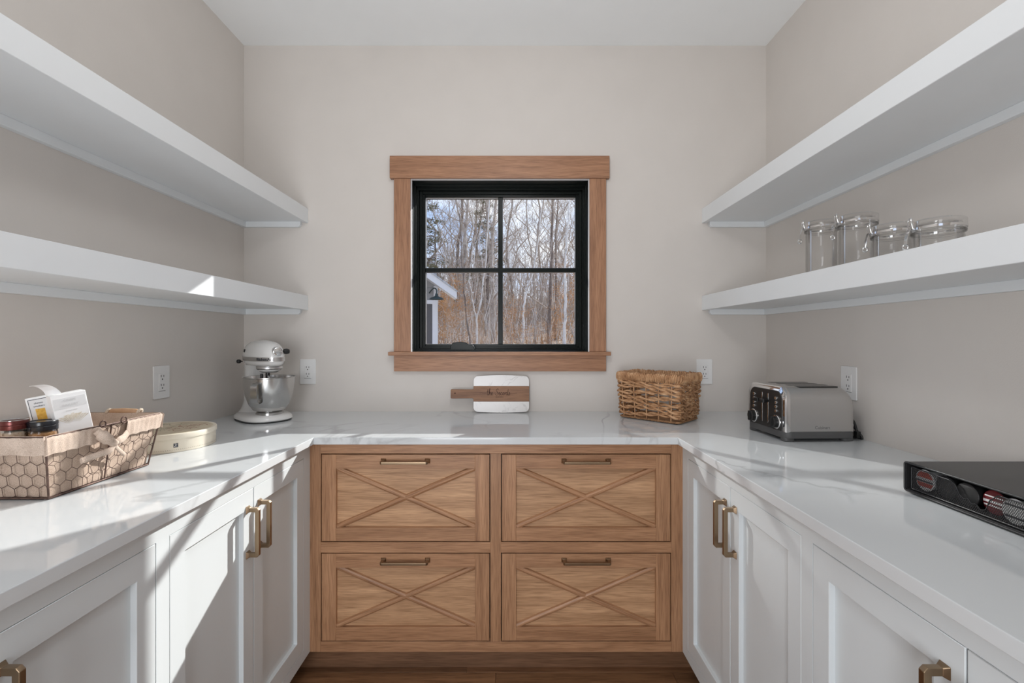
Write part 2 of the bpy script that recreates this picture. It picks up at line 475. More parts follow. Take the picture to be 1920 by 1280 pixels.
def copy_tree(root, loc, rotz=0.0, label=None, group=None, scale=None):
    r = root.copy(); COL.objects.link(r); r.location = loc; r.rotation_euler = (0, 0, rotz)
    if scale: r.scale = scale
    if label: r['label'] = label
    if group: r['group'] = group
    for ch in list(root.children):
        c = ch.copy(); COL.objects.link(c); c.parent = r
        for g in list(ch.children):
            d = g.copy(); COL.objects.link(d); d.parent = c
    return r

def text_mesh(txt, size, extrude=0.0, align='CENTER'):
    cu = bpy.data.curves.new('lettering', 'FONT')
    cu.body = txt; cu.size = size; cu.extrude = extrude
    cu.align_x = align; cu.align_y = 'CENTER'; cu.resolution_u = 3
    o = bpy.data.objects.new('lettering', cu); COL.objects.link(o)
    bpy.context.view_layer.update()
    dg = bpy.context.evaluated_depsgraph_get()
    me = o.evaluated_get(dg).to_mesh()
    mb = MB(); mb.add([v.co.copy() for v in me.vertices], [tuple(p.vertices) for p in me.polygons])
    o.evaluated_get(dg).to_mesh_clear()
    bpy.data.objects.remove(o, do_unlink=True); bpy.data.curves.remove(cu)
    return mb

def smooth_path(pts, k=6):
    pts = [Vector(p) for p in pts]
    out = []
    for i in range(len(pts) - 1):
        p0, p1, p2, p3 = pts[max(i - 1, 0)], pts[i], pts[i + 1], pts[min(i + 2, len(pts) - 1)]
        for j in range(k):
            t = j / k
            out.append(0.5 * ((2 * p1) + (p2 - p0) * t + (2 * p0 - 5 * p1 + 4 * p2 - p3) * t * t + (3 * p1 - p0 - 3 * p2 + p3) * t ** 3))
    out.append(pts[-1])
    return out

def T(x, y, z): return Matrix.Translation((x, y, z))
def frame(o, ex, ey, ez):
    m = Matrix.Identity(4)
    for i, a in enumerate((ex, ey, ez)):
        a = Vector(a).normalized()
        for j in range(3): m[j][i] = a[j]
    for j in range(3): m[j][3] = Vector(o)[j]
    return m

def rrect(w, h, r, n=6, cx=0, cy=0):
    pts = []
    for sx, sy, a0 in ((1, 1, 0), (-1, 1, 90), (-1, -1, 180), (1, -1, 270)):
        for i in range(n + 1):
            a = math.radians(a0 + 90 * i / n)
            pts.append((cx + sx * (w / 2 - r) + r * math.cos(a), cy + sy * (h / 2 - r) + r * math.sin(a)))
    return pts

# ================================================================== THE ROOM
YF = -1.2
def struct(name, mb, m, label, parent=None, **kw):
    o = make(name, mb, m, parent, **kw)
    if parent is None:
        o['kind'] = 'structure'; o['label'] = label
    return o
# window opening in the back wall
WX0, WX1 = (769.5 - 960) * 2.28 / F, (1105.5 - 960) * 2.28 / F
WZ0, WZ1 = ZC - (659.5 - HY) * 2.28 / F, ZC - (334 - HY) * 2.28 / F
YW = 2.47
b = MB()
b.box(XL - .12, WX0, YB, YW, 0, ZT); b.box(WX1, XR + .12, YB, YW, 0, ZT)
b.box(WX0, WX1, YB, YW, 0, WZ0); b.box(WX0, WX1, YB, YW, WZ1, ZT)
struct('wall_back', b, M['wall'], 'greige painted back wall around the window')
struct('wall_left', MB().box(XL - .12, XL, YF - .1, YB, 0, ZT), M['wall'], 'greige painted wall behind the left shelves')
struct('wall_right', MB().box(XR, XR + .12, YF - .1, YB, 0, ZT), M['wall'], 'greige painted wall behind the right shelves')
b = MB().box(XL, -.94, YF - .1, YF, 0, ZT).box(-.0, XR, YF - .1, YF, 0, ZT).box(-.94, -.0, YF - .1, YF, 2.32, ZT)
struct('wall_front', b, M['wall'], 'greige wall with the wide doorway behind the camera')
struct('ceiling', MB().box(XL - .12, XR + .12, YF - .1, YW, ZT, ZT + .1), M['ceiling'], 'flat white ceiling')
fl = thing('floor', (0, 0, 0), 'brown oak plank floor between the cabinets', 'floor', kind='structure')
del fl['category']
make('subfloor', MB().box(XL, XR, YF, YB, -.06, -.012), M['toe'], fl)
pw, gap = 0.15, 0.0012
edges = [1.758 + pw * 1] + [1.758 - pw * i for i in range(0, 20)]
for i in range(len(edges) - 1):
    y1, y0 = edges[i], edges[i + 1]
    x = XL + 0.02
    cuts = sorted([XL, XR] + ([-0.062] if i == 1 else [rnd.uniform(-0.5, 0.5)]) + ([0.62] if i == 1 else []))
    for a, c in zip(cuts[:-1], cuts[1:]):
        make('floor_plank', MB().box(a + gap / 2, c - gap / 2, y0 + gap / 2, y1 - gap / 2, -.012, 0), M['floor'], fl, bevel=0.0008, segs=1)
struct('floor_back_strip', MB().box(XL, XR, edges[0], YB, -.012, 0), M['toe'], 'floor beneath the oak cabinet', fl)

# ------------------------------------------------------------------ window
win = thing('window_1', ((WX0 + WX1) / 2, YB, WZ0), 'square black four-pane window with flat oak casing', 'window', kind='structure')
del win['category']
yc = YB - 0.02
def bx(a, c, y0, y1, d, e_):  # px range x, world y range, px range rows, measured at casing plane
    return MB().box((a - 960) * 2.28 / F, (c - 960) * 2.28 / F, y0, y1, ZC - (d - HY) * 2.28 / F, ZC - (e_ - HY) * 2.28 / F)
make('head_casing', bx(731, 1142.5, YB - .026, YB, 292.5, 334.5), M['casex'], win, bevel=.002)
make('side_casing', bx(738.5, 769.5, yc, YB, 334.5, 659), M['casez'], win, bevel=.0015)
make('side_casing', bx(1105.5, 1136.5, yc, YB, 334.5, 659), M['casez'], win, bevel=.0015)
make('window_sill', bx(729.5, 1144, YB - .042, YB + .10, 659.3, 666.3), M['casex'], win, bevel=.002)
make('apron', bx(738.5, 1136.5, yc, YB, 666.5, 696), M['casex'], win, bevel=.0015)
# jamb: white edge strip, then black jamb liner with steps
t = 0.004
b = MB()
b.box(WX0, WX0 + t, YB - .012, YB + .004, WZ0, WZ1); b.box(WX1 - t, WX1, YB - .012, YB + .004, WZ0, WZ1)
b.box(WX0 + t, WX1 - t, YB - .012, YB + .004, WZ1 - t, WZ1)
make('jamb_edge', b, M['trimwhite'], win)
GX0, GX1 = (799 - 960) * 2.44 / F, (1078 - 960) * 2.44 / F
GZ0, GZ1 = ZC - (645 - HY) * 2.44 / F, ZC - (372 - HY) * 2.44 / F
GXM, GZM = (938.5 - 960) * 2.44 / F, ZC - (507 - HY) * 2.44 / F
def ring_frame(b, x0, x1, z0, z1, l, r, bt, tp, y0, y1):
    b.box(x0, x0 + l, y0, y1, z0, z1); b.box(x1 - r, x1, y0, y1, z0, z1)
    b.box(x0 + l, x1 - r, y0, y1, z0, z0 + bt); b.box(x0 + l, x1 - r, y0, y1, z1 - tp, z1)
b = MB()
ring_frame(b, WX0, WX1, WZ0, WZ1, .005, .005, .004, .005, YB + .004, YW)
ring_frame(b, WX0 + .005, WX1 - .005, WZ0 + .004, WZ1 - .005, .006, .006, .005, .008, YB + .055, YW)
ring_frame(b, WX0 + .011, WX1 - .011, WZ0 + .009, WZ1 - .013, .008, .008, .006, .010, YB + .09, YW)
make('jamb', b, M['blackpaint'], win, bevel=.0008, segs=1)
sx0, sx1, sz0, sz1 = WX0 + .02, WX1 - .02, WZ0 + .016, WZ1 - .024
b = MB()
ring_frame(b, sx0, sx1, sz0, sz1, GX0 - sx0, sx1 - GX1, GZ0 - sz0, sz1 - GZ1, YB + .118, YW - .006)
ring_frame(b, sx0, sx1, sz0, sz1, (GX0 - sx0) * .55, (sx1 - GX1) * .55, (GZ0 - sz0) * .55, (sz1 - GZ1) * .55, YB + .108, YB + .119)
sash = make('sash', b, M['blackpaint'], win, bevel=.0015, segs=1)
b = MB()
ring_frame(b, GX0 - .004, GX1 + .004, GZ0 - .004, GZ1 + .004, .0055, .0055, .0055, .0055, YB + .134, YB + .139)
make('glazing_bead', b, M['trimwhite'], sash, label='thin pale bead around the glass')
make('muntin', MB().box(GXM - .0125, GXM + .0125, YB + .122, YB + .160, GZ0, GZ1), M['blackpaint'], sash, bevel=.003, segs=2)
make('muntin', MB().box(GX0, GX1, YB + .1225, YB + .1595, GZM - .0115, GZM + .0115), M['blackpaint'], sash, bevel=.003, segs=2)
for a, c in ((GX0, GXM - .0125), (GXM + .0125, GX1)):
    for d, e_ in ((GZ0, GZM - .0115), (GZM + .0115, GZ1)):
        make('pane', MB().box(a, c, YB + .1395, YB + .1425, d, e_), M['pane'], sash)
# folding crank
cx0, cx1, cz = (845 - 960) * 2.38 / F, (891 - 960) * 2.38 / F, WZ0 + .006
b = MB()
prof = [(0, 0), (0, .022), (.012, .040), (.05, .045), (.078, .041), (.092, .032), (.108, .031), (.118, .022), (.124, .004), (.124, 0)]
sc_ = (cx1 - cx0) / .124
b.rings([[(cx0 + x * sc_, y, cz + z * .98) for x, z in prof] for y in (YB + .062, YB + .09)], True)
make('crank_handle', b, M['blackpaint'], win, bevel=.004, segs=3, smooth=50)

# ================================================================== FLOATING SHELVES
def shelf(side, zt, label):
    s = -1 if side == 'L' else 1
    xw = XL if side == 'L' else XR
    xf = -1.030 if side == 'L' else 0.960
    y0, y1 = YEND + .03, YB
    root = thing('floating_shelf', (xw, y0, zt - .073), label, 'shelf')
    zb = zt - .073
    make('shelf_board', MB().box(xw, xf + s * .022, y0, y1, zb + .005, zt), M['shelf'], root, bevel=.001, segs=1)
    make('fascia', MB().box(xf, xf + s * .022, y0, y1, zb, zt), M['shelf'], root, bevel=.0012, segs=1)
    make('wall_cleat', MB().box(xw, xw - s * .02, y0, y1, zb - .023, zb + .005), M['shelf'], root, bevel=.001, segs=1)
    xa, xb = xw - s * .02, xf + s * .031
    poly = [(xa, zb + .005), (xa, zb - .023), (xb + s * .010, zb - .023), (xb, zb - .012), (xb, zb + .005)]
    b = MB().rings([[(x, y, z) for x, z in poly] for y in (YB - .02, YB)], True)
    make('end_cleat', b, M['shelf'], root, bevel=.001, segs=1)
    return root
shelf('L', ZC + .657, 'white floating shelf on the left wall, upper of the two, empty')
shelf('L', ZC + .218, 'white floating shelf on the left wall, lower one with a triangle of sunlight')
shelf('R', ZC + .657, 'white floating shelf on the right wall, upper empty one above the jars')
shelf('R', ZC + .217, 'white floating shelf on the right wall, lower one carrying the glass jars')

# ================================================================== COUNTERTOP
poly = [(XL, YEND), (CXL, YEND), (CXL, CYB), (CXR, CYB), (CXR, YEND), (XR, YEND), (XR, YB), (XL, YB)]
ctop = make('countertop', MB().prism(poly, CT - CTH, CT), M['quartz'], None, bevel=.0022, segs=2)
tag(ctop, 'white quartz worktop with faint grey veins running around three walls', 'countertop')

# ================================================================== CABINETS
def pull(name, parent, p, out, along, length, proj=.036, w=.0122):
    """Square bar pull: flared feet on the surface at p, bar held out along 'out'."""
    out, along = Vector(out), Vector(along)
    side = out.cross(along)
    mtx = frame(p, along, side, out)
    b = MB(); h = length / 2
    outer = [(-h, 0), (-h, proj - .006), (-h + .006, proj), (h - .006, proj), (h, proj - .006), (h, 0), (h - w, 0), (h - w, proj - w), (-h + w, proj - w), (-h + w, 0)]
    b.rings([[(x, y, z) for x, z in outer] for y in (-.005, .005)], True, mtx=mtx)
    for sx in (-1, 1):
        cx = sx * (h - w / 2)
        b.rings([[(cx + a * .0105, c * .0095, 0) for a, c in ((-1, -1), (1, -1), (1, 1), (-1, 1))],
                 [(cx + a * .0062, c * .0053, .009) for a, c in ((-1, -1), (1, -1), (1, 1), (-1, 1))]], True, mtx=mtx)
    return make(name, b, M['brass'], parent, bevel=.0012, segs=2)

DT, DB, FB = ZC - .437, ZC - 1.14, ZC - 1.179    # door top, door bottom, face bottom
CB = CT - CTH
def white_cabinet(side, ya, yb, doors, label):
    s = -1 if side == 'L' else 1
    X = FXL if side == 'L' else FXR
    back = XL if side == 'L' else XR
    root = thing('base_cabinet', (X, (ya + yb) / 2, 0), label, 'cabinet', 'white shaker base cabinets')
    def bb(b, d0, d1, y0, y1, z0, z1): return b.box(X + s * d0, X + s * d1, y0, y1, z0, z1)
    make('carcass', bb(MB(), .022, abs(back - X) - .002, ya + .001, yb - .001, FB, CB), M['white'], root)
    b = MB()
    y0, y1 = doors[0][0], doors[-1][1]
    bb(b, 0, .022, ya, y0, FB, CB); bb(b, 0, .022, y1, yb, FB, CB)
    bb(b, 0, .022, y0, y1, DT, CB); bb(b, 0, .022, y0, y1, FB, DB)
    make('face_frame', b, M['white'], root)
    make('toe_kick', bb(MB(), .07, .085, ya, yb, 0, FB), M['white'], root)
    for (da, db, hy) in doors:
        g = .0016
        d0, d1, z0, z1 = da + g, db - g, DB + g, DT - g
        st, tr = .049, .055
        o4 = [(d0, z0), (d1, z0), (d1, z1), (d0, z1)]; i4 = [(d0 + st, z0 + tr), (d1 - st, z0 + tr), (d1 - st, z1 - tr), (d0 + st, z1 - tr)]
        b = MB().rings([[(X + s * dp, y, z) for y, z in q4] for dp, q4 in ((0, o4), (.02, o4), (.02, i4), (0, i4))], False, True)
        d = make('door', b, M['white'], root, bevel=.0010, segs=1)
        make('panel', bb(MB(), .013, .019, d0 + st, d1 - st, z0 + tr, z1 - tr), M['white'], d)
        pull('handle', d, (X, hy, ZC - .557), (-s, 0, 0), (0, 0, 1), .142)
    return root
d1 = [(1.012, 1.342, 1.311), (1.342, 1.665, 1.372)]
d2 = [(.315, .645, .614), (.645, .975, .676)]
white_cabinet('L', .9935, 1.716, d1, 'white shaker double-door cabinet on the left, beside the oak drawers, sunlit')
white_cabinet('L', YEND + .005, .9935, d2, 'white shaker double-door cabinet at the left front, under the wire basket')
white_cabinet('R', .9935, 1.716, d1, 'white shaker double-door cabinet on the right, beside the oak drawers')
white_cabinet('R', YEND + .005, .9935, d2, 'white shaker double-door cabinet at the right front, under the black pod drawer')

# oak drawer cabinet
oak = thing('drawer_cabinet', ((FXL + FXR) / 2, FYB, 0), 'oak cabinet of four wide drawers with crossed mouldings under the window', 'cabinet')
def ox(px): return (px - 960) * FYB / F
def oz(py): return ZC - (py - HY) * FYB / F
make('carcass', MB().box(FXL + .002, FXR - .002, FYB + .024, YB - .002, FB, CB), M['black'], oak)
make('toe_kick', MB().box(FXL - .07, FXR + .07, FYB + .07, FYB + .085, 0, FB), M['toe'], oak, label='recessed oak toe kick')
def fr(name, a, c, d, e_, m): return make(name, MB().box(ox(a), ox(c), FYB, FYB + .022, oz(d), oz(e_)), m, oak, bevel=.0006, segs=1)
topy = HY + (ZC - CB) * F / FYB
fr('frame_stile', 580.5, 601.5, topy, 1222, M['oakz']); fr('frame_stile', 1258.5, 1280.3, topy, 1222, M['oakz'])
fr('frame_stile', 919.3, 939.3, 850, 1202.5, M['oakz'])
fr('frame_rail', 601.5, 1258.5, topy, 850, M['oakx']); fr('frame_rail', 601.5, 1258.5, 1202.5, 1222, M['oakx'])
fr('frame_rail', 601.5, 919.3, 1016, 1036, M['oakx']); fr('frame_rail', 939.3, 1258.5, 1016, 1036, M['oakx'])
for (a, c, d, e_) in ((603.2, 917.6, 852.0, 1014.4), (941.0, 1256.8, 852.0, 1014.4), (603.2, 917.6, 1037.8, 1201.0), (941.0, 1256.8, 1037.8, 1201.0)):
    x0, x1, z1, z0 = ox(a), ox(c), oz(d), oz(e_)
    st, tr, br = .054, .053, .051
    dr = make('drawer', MB().box(x0 + st, x1 - st, FYB, FYB + .02, z1 - tr, z1).box(x0 + st, x1 - st, FYB, FYB + .02, z0, z0 + br), M['oakx'], oak, bevel=.0008, segs=1)
    make('drawer_stile', MB().box(x0, x0 + st, FYB, FYB + .02, z0, z1), M['oakz'], dr, bevel=.0008, segs=1)
    make('drawer_stile', MB().box(x1 - st, x1, FYB, FYB + .02, z0, z1), M['oakz'], dr, bevel=.0008, segs=1)
    px0, px1, pz0, pz1 = x0 + st, x1 - st, z0 + br, z1 - tr
    make('panel', MB().box(px0, px1, FYB + .013, FYB + .019, pz0, pz1), M['oakp'], dr)
    for sg in (1, -1):
        cx, cz2 = (px0 + px1) / 2, (pz0 + pz1) / 2
        dx, dz = (px1 - px0) / 2, sg * (pz1 - pz0) / 2
        L = math.hypot(dx, dz); ux, uz = dx / L, dz / L
        q = .0004 if sg > 0 else 0
        sec = [(-.0108, 0), (-.0080, .0070 + q), (-.0022, .0102 + q), (.0022, .0102 + q), (.0080, .0070 + q), (.0108, 0)]
        hl = L - .002
        mo = make('cross_moulding', MB().rings([[(x, -z, y) for y, z in sec] for x in (-hl, hl)], True), M['oakx'], dr, world=False)
        mo.location = Vector((cx, FYB + .013, cz2)) - oak.location
        mo.rotation_euler = (0, -math.atan2(dz, dx), 0)
    pull('handle', dr, ((x0 + x1) / 2 - .0, FYB, z1 - .0235), (0, -1, 0), (1, 0, 0), .178, .035, .0115)

# ================================================================== OUTLETS
def outlet(p, n, label):
    """p centre on the wall, n wall normal into the room."""
    n = Vector(n); right = Vector((0, 0, 1)).cross(n)
    root = thing('wall_outlet', p, label, 'outlet', 'white duplex wall outlets')
    mtx = frame(p, right, (0, 0, 1), n)
    make('cover_plate', MB().prism(rrect(.080, .126, .004, 3), 0, .006, mtx), M['plate'], root, bevel=.002, segs=2)
    ins = make('receptacle', MB().prism(rrect(.034, .067, .002, 3), .004, .0075, mtx), M['plate'], root, bevel=.0008, segs=1)
    b = MB()
    for zc_ in (.017, -.017):
        b.box(-.0075, -.0050, zc_ + .002, zc_ + .0105, .0070, .0078, mtx); b.box(.0050, .0075, zc_ + .002, zc_ + .0095, .0070, .0078, mtx)
        b.prism([(.0028 * math.cos(a * PI / 4), zc_ - .006 + .0028 * math.sin(a * PI / 4)) for a in range(8)], .0070, .0078, mtx)
    b.box(-.017, .017, -.0352, -.0342, .0055, .0064, mtx)
    make('socket_slots', b, M['slot'], ins, label='dark socket slots')
    return root
oz_ = ZC - .1665
outlet((XL, 1.754, oz_), (1, 0, 0), 'white outlet on the left wall above the wire basket')
outlet(((578 - 960) * YB / F, YB, oz_ + .001), (0, -1, 0), 'white outlet on the back wall beside the stand mixer')
outlet(((1320.2 - 960) * YB / F, YB, oz_ + .001), (0, -1, 0), 'white outlet on the back wall half hidden by the wicker basket')
outlet((XR, 1.731, oz_ - .001), (-1, 0, 0), 'white outlet on the right wall behind the toaster')

# ================================================================== STAND MIXER
ang = math.radians(-42)
mx_loc = Vector((-1.147, 2.092, CT))
mixer = thing('stand_mixer', mx_loc, 'white tilt-head stand mixer with steel bowl in the left corner', 'mixer', rotz=ang)
def plan(L0, L1, Wd, p=0.75, n=40):
    """Outline in x (front +) and y; L0 rear reach, L1 front reach."""
    pts = []
    for j in range(n):
        a = 2 * PI * j / n
        c, s_ = math.cos(a), math.sin(a)
        x = (abs(c) ** p) * (L1 if c > 0 else -L0); y = math.copysign(abs(s_) ** p, s_) * Wd
        pts.append((x, y))
    return pts
def stack(levels, cx=0.0, cap=True):
    """levels: (z, rear, front, halfwidth, power)"""
    return MB().rings([[(cx + x, y, z) for x, y in plan(l0, l1, w, p)] for z, l0, l1, w, p in levels], cap)
base = stack([(.003, .125, .150, .100, .72), (.010, .132, .157, .106, .72), (.022, .130, .154, .104, .72), (.030, .122, .142, .094, .75), (.034, .105, .120, .075, .8)])
make('base', base, M['enamel'], mixer, world=False, smooth=50)
make('base_seal', stack([(0, .126, .151, .101, .72), (.0045, .128, .153, .103, .72)]), M['black'], mixer, world=False)
neck = MB().rings([[(cx + x, y, z) for x, y in plan(l, l2, w, .8, 28)] for z, cx, l, l2, w in
    ((.028, -.066, .058, .085, .080), (.045, -.076, .050, .060, .062), (.075, -.088, .042, .042, .048), (.11, -.094, .038, .034, .043), (.16, -.098, .036, .032, .042), (.21, -.094, .040, .040, .043), (.245, -.085, .055, .06, .045))], True)
make('pedestal', neck, M['enamel'], mixer, world=False, smooth=60)
HL0, HL1, HW = .150, .172, .062
dome = [(.286, HL0, HL1, HW, .80)]
for i in range(1, 9):
    q = i / 9.0
    k_ = (1 - q ** 2.3) ** 0.5
    dome.append((.286 + .074 * q, HL0 * (.35 + .65 * k_) - .006 * q, HL1 * (.30 + .70 * k_), HW * (.18 + .82 * k_), .80))
dome.append((.3612, HL0 * .22, HL1 * .18, HW * .10, .85))
make('head', stack(dome), M['enamel'], mixer, world=False, smooth=70)
make('trim_band', stack([(.268, HL0 + .001, HL1 + .001, HW + .001, .80), (.286, HL0 + .001, HL1 + .001, HW + .001, .80)]), M['steel'], mixer, world=False, smooth=50, label='brushed metal band around the head')
chin = MB().rings([[(x, y, z) for x, y in plan(l0, l1, w, .8)] for z, l0, l1, w in ((.268, HL0 - .004, HL1 - .003, HW - .002), (.256, HL0 - .02, HL1 - .006, HW - .004), (.247, HL0 - .05, HL1 - .016, HW - .010))], True)
make('head_underside', chin, M['enamel'], mixer, world=False, smooth=60)
BC = .082   # bowl centre along x
make('beater_ring', MB().lathe([(.0, .247), (.051, .247), (.053, .244), (.053, .234), (.050, .231), (0, .231)], 36, T(BC, 0, 0)), M['steel'], mixer, world=False, smooth=40)
make('planetary', MB().lathe([(0, .232), (.046, .232), (.043, .224), (.030, .217), (0, .217)], 36, T(BC, 0, 0)), M['enamel'], mixer, world=False, smooth=40)
make('beater_shaft', MB().lathe([(0, .22), (.009, .22), (.009, .14), (0, .14)], 16, T(BC - .02, .0, 0)).lathe([(0, .21), (.006, .21), (.006, .13), (0, .13)], 12, T(BC - .035, -.02, 0)), M['darkgrey'], mixer, world=False, smooth=40)
bt = MB()
for q in range(2):
    pts = []
    for i in range(13):
        a = PI * i / 12
        pts.append((BC - .02 + math.cos(a) * .0 + (.048 * math.sin(a)) * (1 if q else -1), 0, .205 - .14 * i / 12))
    bt.tube(smooth_path(pts, 2), .004, 6)
make('flat_beater', bt, M['enamel'], mixer, world=False, smooth=60)
prof = [(r_b * .895, z_b) for r_b, z_b in [(0, .044), (.052, .044), (.072, .052), (.092, .078), (.106, .115), (.113, .155), (.1155, .194), (.1195, .1965), (.1195, .199), (.1145, .1975), (.111, .155), (.104, .117), (.09, .082), (.07, .056), (.05, .049), (0, .048)]]
bowl = make('bowl', MB().lathe(prof, 56, T(BC, 0, 0)), M['bowl'], mixer, world=False, smooth=50)
make('bowl_foot', MB().lathe([(.0, .030), (.056, .030), (.056, .040), (.050, .045), (0, .045)], 40, T(BC, 0, 0)), M['bowl'], bowl, world=False, smooth=40)
# bowl handle: a flat strap standing off the bowl side, towards the front left
ha = math.radians(-46)
hm = T(BC, 0, 0) @ Matrix.Rotation(ha, 4, 'Z')
pts = [(.100, 0, .172), (.114, 0, .178), (.130, 0, .173), (.136, 0, .160), (.134, 0, .122), (.127, 0, .100), (.112, 0, .090), (.090, 0, .093)]
pp = smooth_path(pts, 4); hb = MB()
hb.rings([[p + Vector((0, -.013, 0)), p + Vector((0, .013, 0)), p * 1.0 + Vector((-.0035, .013, .001)), p + Vector((-.0035, -.013, .001))] for p in pp], True, mtx=hm)
make('bowl_handle', hb, M['bowl'], bowl, world=False, bevel=.0008, segs=1)
# front hub, knob, speed lever, lock slot
hubm = frame((HL1 - .004, 0, .311), (0, 1, 0), (0, 0, 1), (1, 0, 0))
make('hub_cover', MB().lathe([(0, .012), (.017, .012), (.0195, .010), (.0205, 0), (.0205, -.02)], 32, hubm), M['chrome'], mixer, world=False, smooth=40)
make('hub_grip', MB().box(-.0185, .0185, -.004, .004, .011, .0155, hubm), M['chrome'], mixer, world=False, bevel=.002)
kn = frame((.152, .018, .311), (0, 0, 1), (-1, 0, 0), (0, 1, 0))
make('attachment_knob', MB().lathe([(0, 0), (.005, 0), (.005, .014), (.011, .017), (.0125, .028), (.010, .038), (0, .040)], 20, kn), M['black'], mixer, world=False, smooth=50)
sl = frame((-.105, -HW + .002, .262), (1, 0, 0), (0, 0, 1), (0, -1, 0))
make('speed_lever', MB().tube([(0, 0, -.01), (0, 0, .006)], .003, 8, mtx=sl).ball((-.105, -HW - .004, .262), .0105), M['black'], mixer, world=False, smooth=60)
make('lock_slot', MB().box(-.052, -.046, -HW - .0002, -HW + .006, .305, .319), M['black'], mixer, world=False)
# lettering bent round the band
lt = text_mesh('KitchenAid', .0165, .0004)
outl = plan(HL0 + .001, HL1 + .001, HW + .001, .80, 400)
# walk the near side (y<0) from rear to front
path_ = [Vector((x, y, 0)) for x, y in outl if y <= 1e-6]
path_ = sorted(path_, key=lambda p: math.atan2(min(p.y, -1e-9) / HW, p.x / HL1))
acc = [0]
for a, c in zip(path_[:-1], path_[1:]): acc.append(acc[-1] + (c - a).length)
def on_band(sv):
    sv = min(max(sv, 0), acc[-1] - 1e-6)
    for i in range(len(acc) - 1):
        if acc[i + 1] >= sv:
            t_ = (sv - acc[i]) / max(acc[i + 1] - acc[i], 1e-9)
            d = (path_[i + 1] - path_[i]).normalized()
            return path_[i].lerp(path_[i + 1], t_), Vector((d.y, -d.x, 0))
bold = MB(); s0 = acc[-1] - .060
for v in lt.v:
    p, nn = on_band(s0 + v.x * 1.25)
    bold.v.append(p + nn * (v.z + .0007) + Vector((0, 0, .277 + v.y)))
bold.f = lt.f
make('lettering', bold, M['ink'], mixer, world=False, label='black brand lettering on the metal band')

# ================================================================== CUTTING BOARD
cb_loc = Vector(((940 - 960) * 2.262 / F, 2.262, CT))
cb = thing('cutting_board', cb_loc, 'marble and wood paddle board leaning on the back wall under the window', 'cutting board')
lean = math.radians(5.5)
cm = T(*cb_loc) @ Matrix.Rotation(-lean, 4, 'X') @ frame((0, 0, 0), (1, 0, 0), (0, 0, 1), (0, -1, 0))
hw, hh = .138, .1855
def edge_top(x, sgn):  # convex long edges with rounded corners
    q = abs(x) / hw
    y = .0065 * q * q + (.016 * max(0, (q - .88) / .12) ** 2.2)
    return (hh - y) if sgn > 0 else y
xs = [hw * math.sin(PI / 2 * (i / 14.0)) for i in range(-14, 15)]
b0, b1 = .055, .131
lo = [(x, edge_top(x, -1)) for x in xs] + [(hw, b0), (-hw, b0)]
hi = [(-hw, b1), (hw, b1)] + [(x, edge_top(x, 1)) for x in reversed(xs)]
make('marble_slab', MB().prism(lo, 0, .015, cm), M['marble'], cb, bevel=.0012, segs=2)
make('marble_slab', MB().prism(hi, 0, .015, cm), M['marble'], cb, bevel=.0012, segs=2)
hx = -.2515
wd = [(-hw, b0), (hw, b0), (hw, b1), (-hw, b1), (-hw, .118), (-hw - .006, .115), (hx + .004, .116), (hx, .112), (hx, .074), (hx + .004, .070), (-hw - .006, .071), (-hw, .068)]
wb = make('wood_band', MB().prism(wd, 0, .0152, cm), M['board'], cb, bevel=.001, segs=1)
make('hanging_hole', MB().lathe([(0, .0156), (.0038, .0156), (.0038, .010)], 14, cm @ T(hx + .022, .096, 0)), M['engrave'], wb)
# hand lettered engraving, drawn as pen strokes
L_ = {
 't': [[(.18, 1.05), (.08, .30), (.12, .02), (.28, .06)], [(-.05, .62), (.34, .70)]],
 'h': [[(.0, .05), (.14, .55), (.22, 1.08), (.12, 1.0), (.06, .0)], [(.07, .12), (.22, .48), (.32, .36), (.30, .05), (.42, .06)]],
 'e': [[(.0, .12), (.2, .32), (.14, .48), (.02, .30), (.08, .02), (.3, .12)]],
 'S': [[(.48, .92), (.36, 1.08), (.12, .88), (.22, .60), (.40, .36), (.28, .02), (.02, .06), (-.04, .2)]],
 'c': [[(.22, .40), (.12, .48), (.0, .25), (.08, .02), (.28, .12)]],
 'o': [[(.16, .46), (.02, .30), (.06, .03), (.22, .10), (.22, .38), (.14, .46), (.34, .36)]],
 'r': [[(.0, .0), (.06, .46), (.10, .34), (.24, .46)]],
 'd': [[(.22, .38), (.08, .46), (.0, .20), (.10, .02), (.24, .24), (.40, 1.06), (.28, .25), (.30, .02), (.42, .08)]],
 's': [[(.0, .05), (.16, .48), (.22, .22), (.12, .0), (-.02, .08)]],
}
eb = MB(); cur = -.071; sc_ = .0295
for ch in 'the Secords':
    if ch == ' ':
        cur += .013; continue
    for st_ in L_[ch]:
        pp = smooth_path([(cur + x * sc_, .0862 + y * sc_, .01535) for x, y in st_], 5)
        nn = len(pp)
        eb.tube(pp, [.00075 + .0005 * abs(math.sin(3 * i / nn * PI)) for i in range(nn)], 5, flat=.35, up=(0, 0, 1), mtx=cm)
    cur += {'t': .0085, 'h': .0125, 'e': .009, 'S': .0155, 'c': .0088, 'o': .0105, 'r': .0075, 'd': .0125, 's': .008}[ch]
eb.tube(smooth_path([(-.107, .0965, .0153), (-.098, .0985, .0153), (-.088, .0955, .0153), (-.073, .0965, .0153)], 5), .0006, 5, mtx=cm)
eb.tube(smooth_path([(cur - .002, .0965, .0153), (cur + .012, .0945, .0153), (cur + .024, .0955, .0153), (cur + .034, .0985, .0153)], 5), .0006, 5, mtx=cm)
dm = text_mesh('06.22.2021', .0088, .0002)
eb.add([v + Vector((-.008, .0772, .0154)) for v in dm.v], dm.f, cm)
make('engraving', eb, M['engrave'], wb, label='dark burnt name and date on the wood')

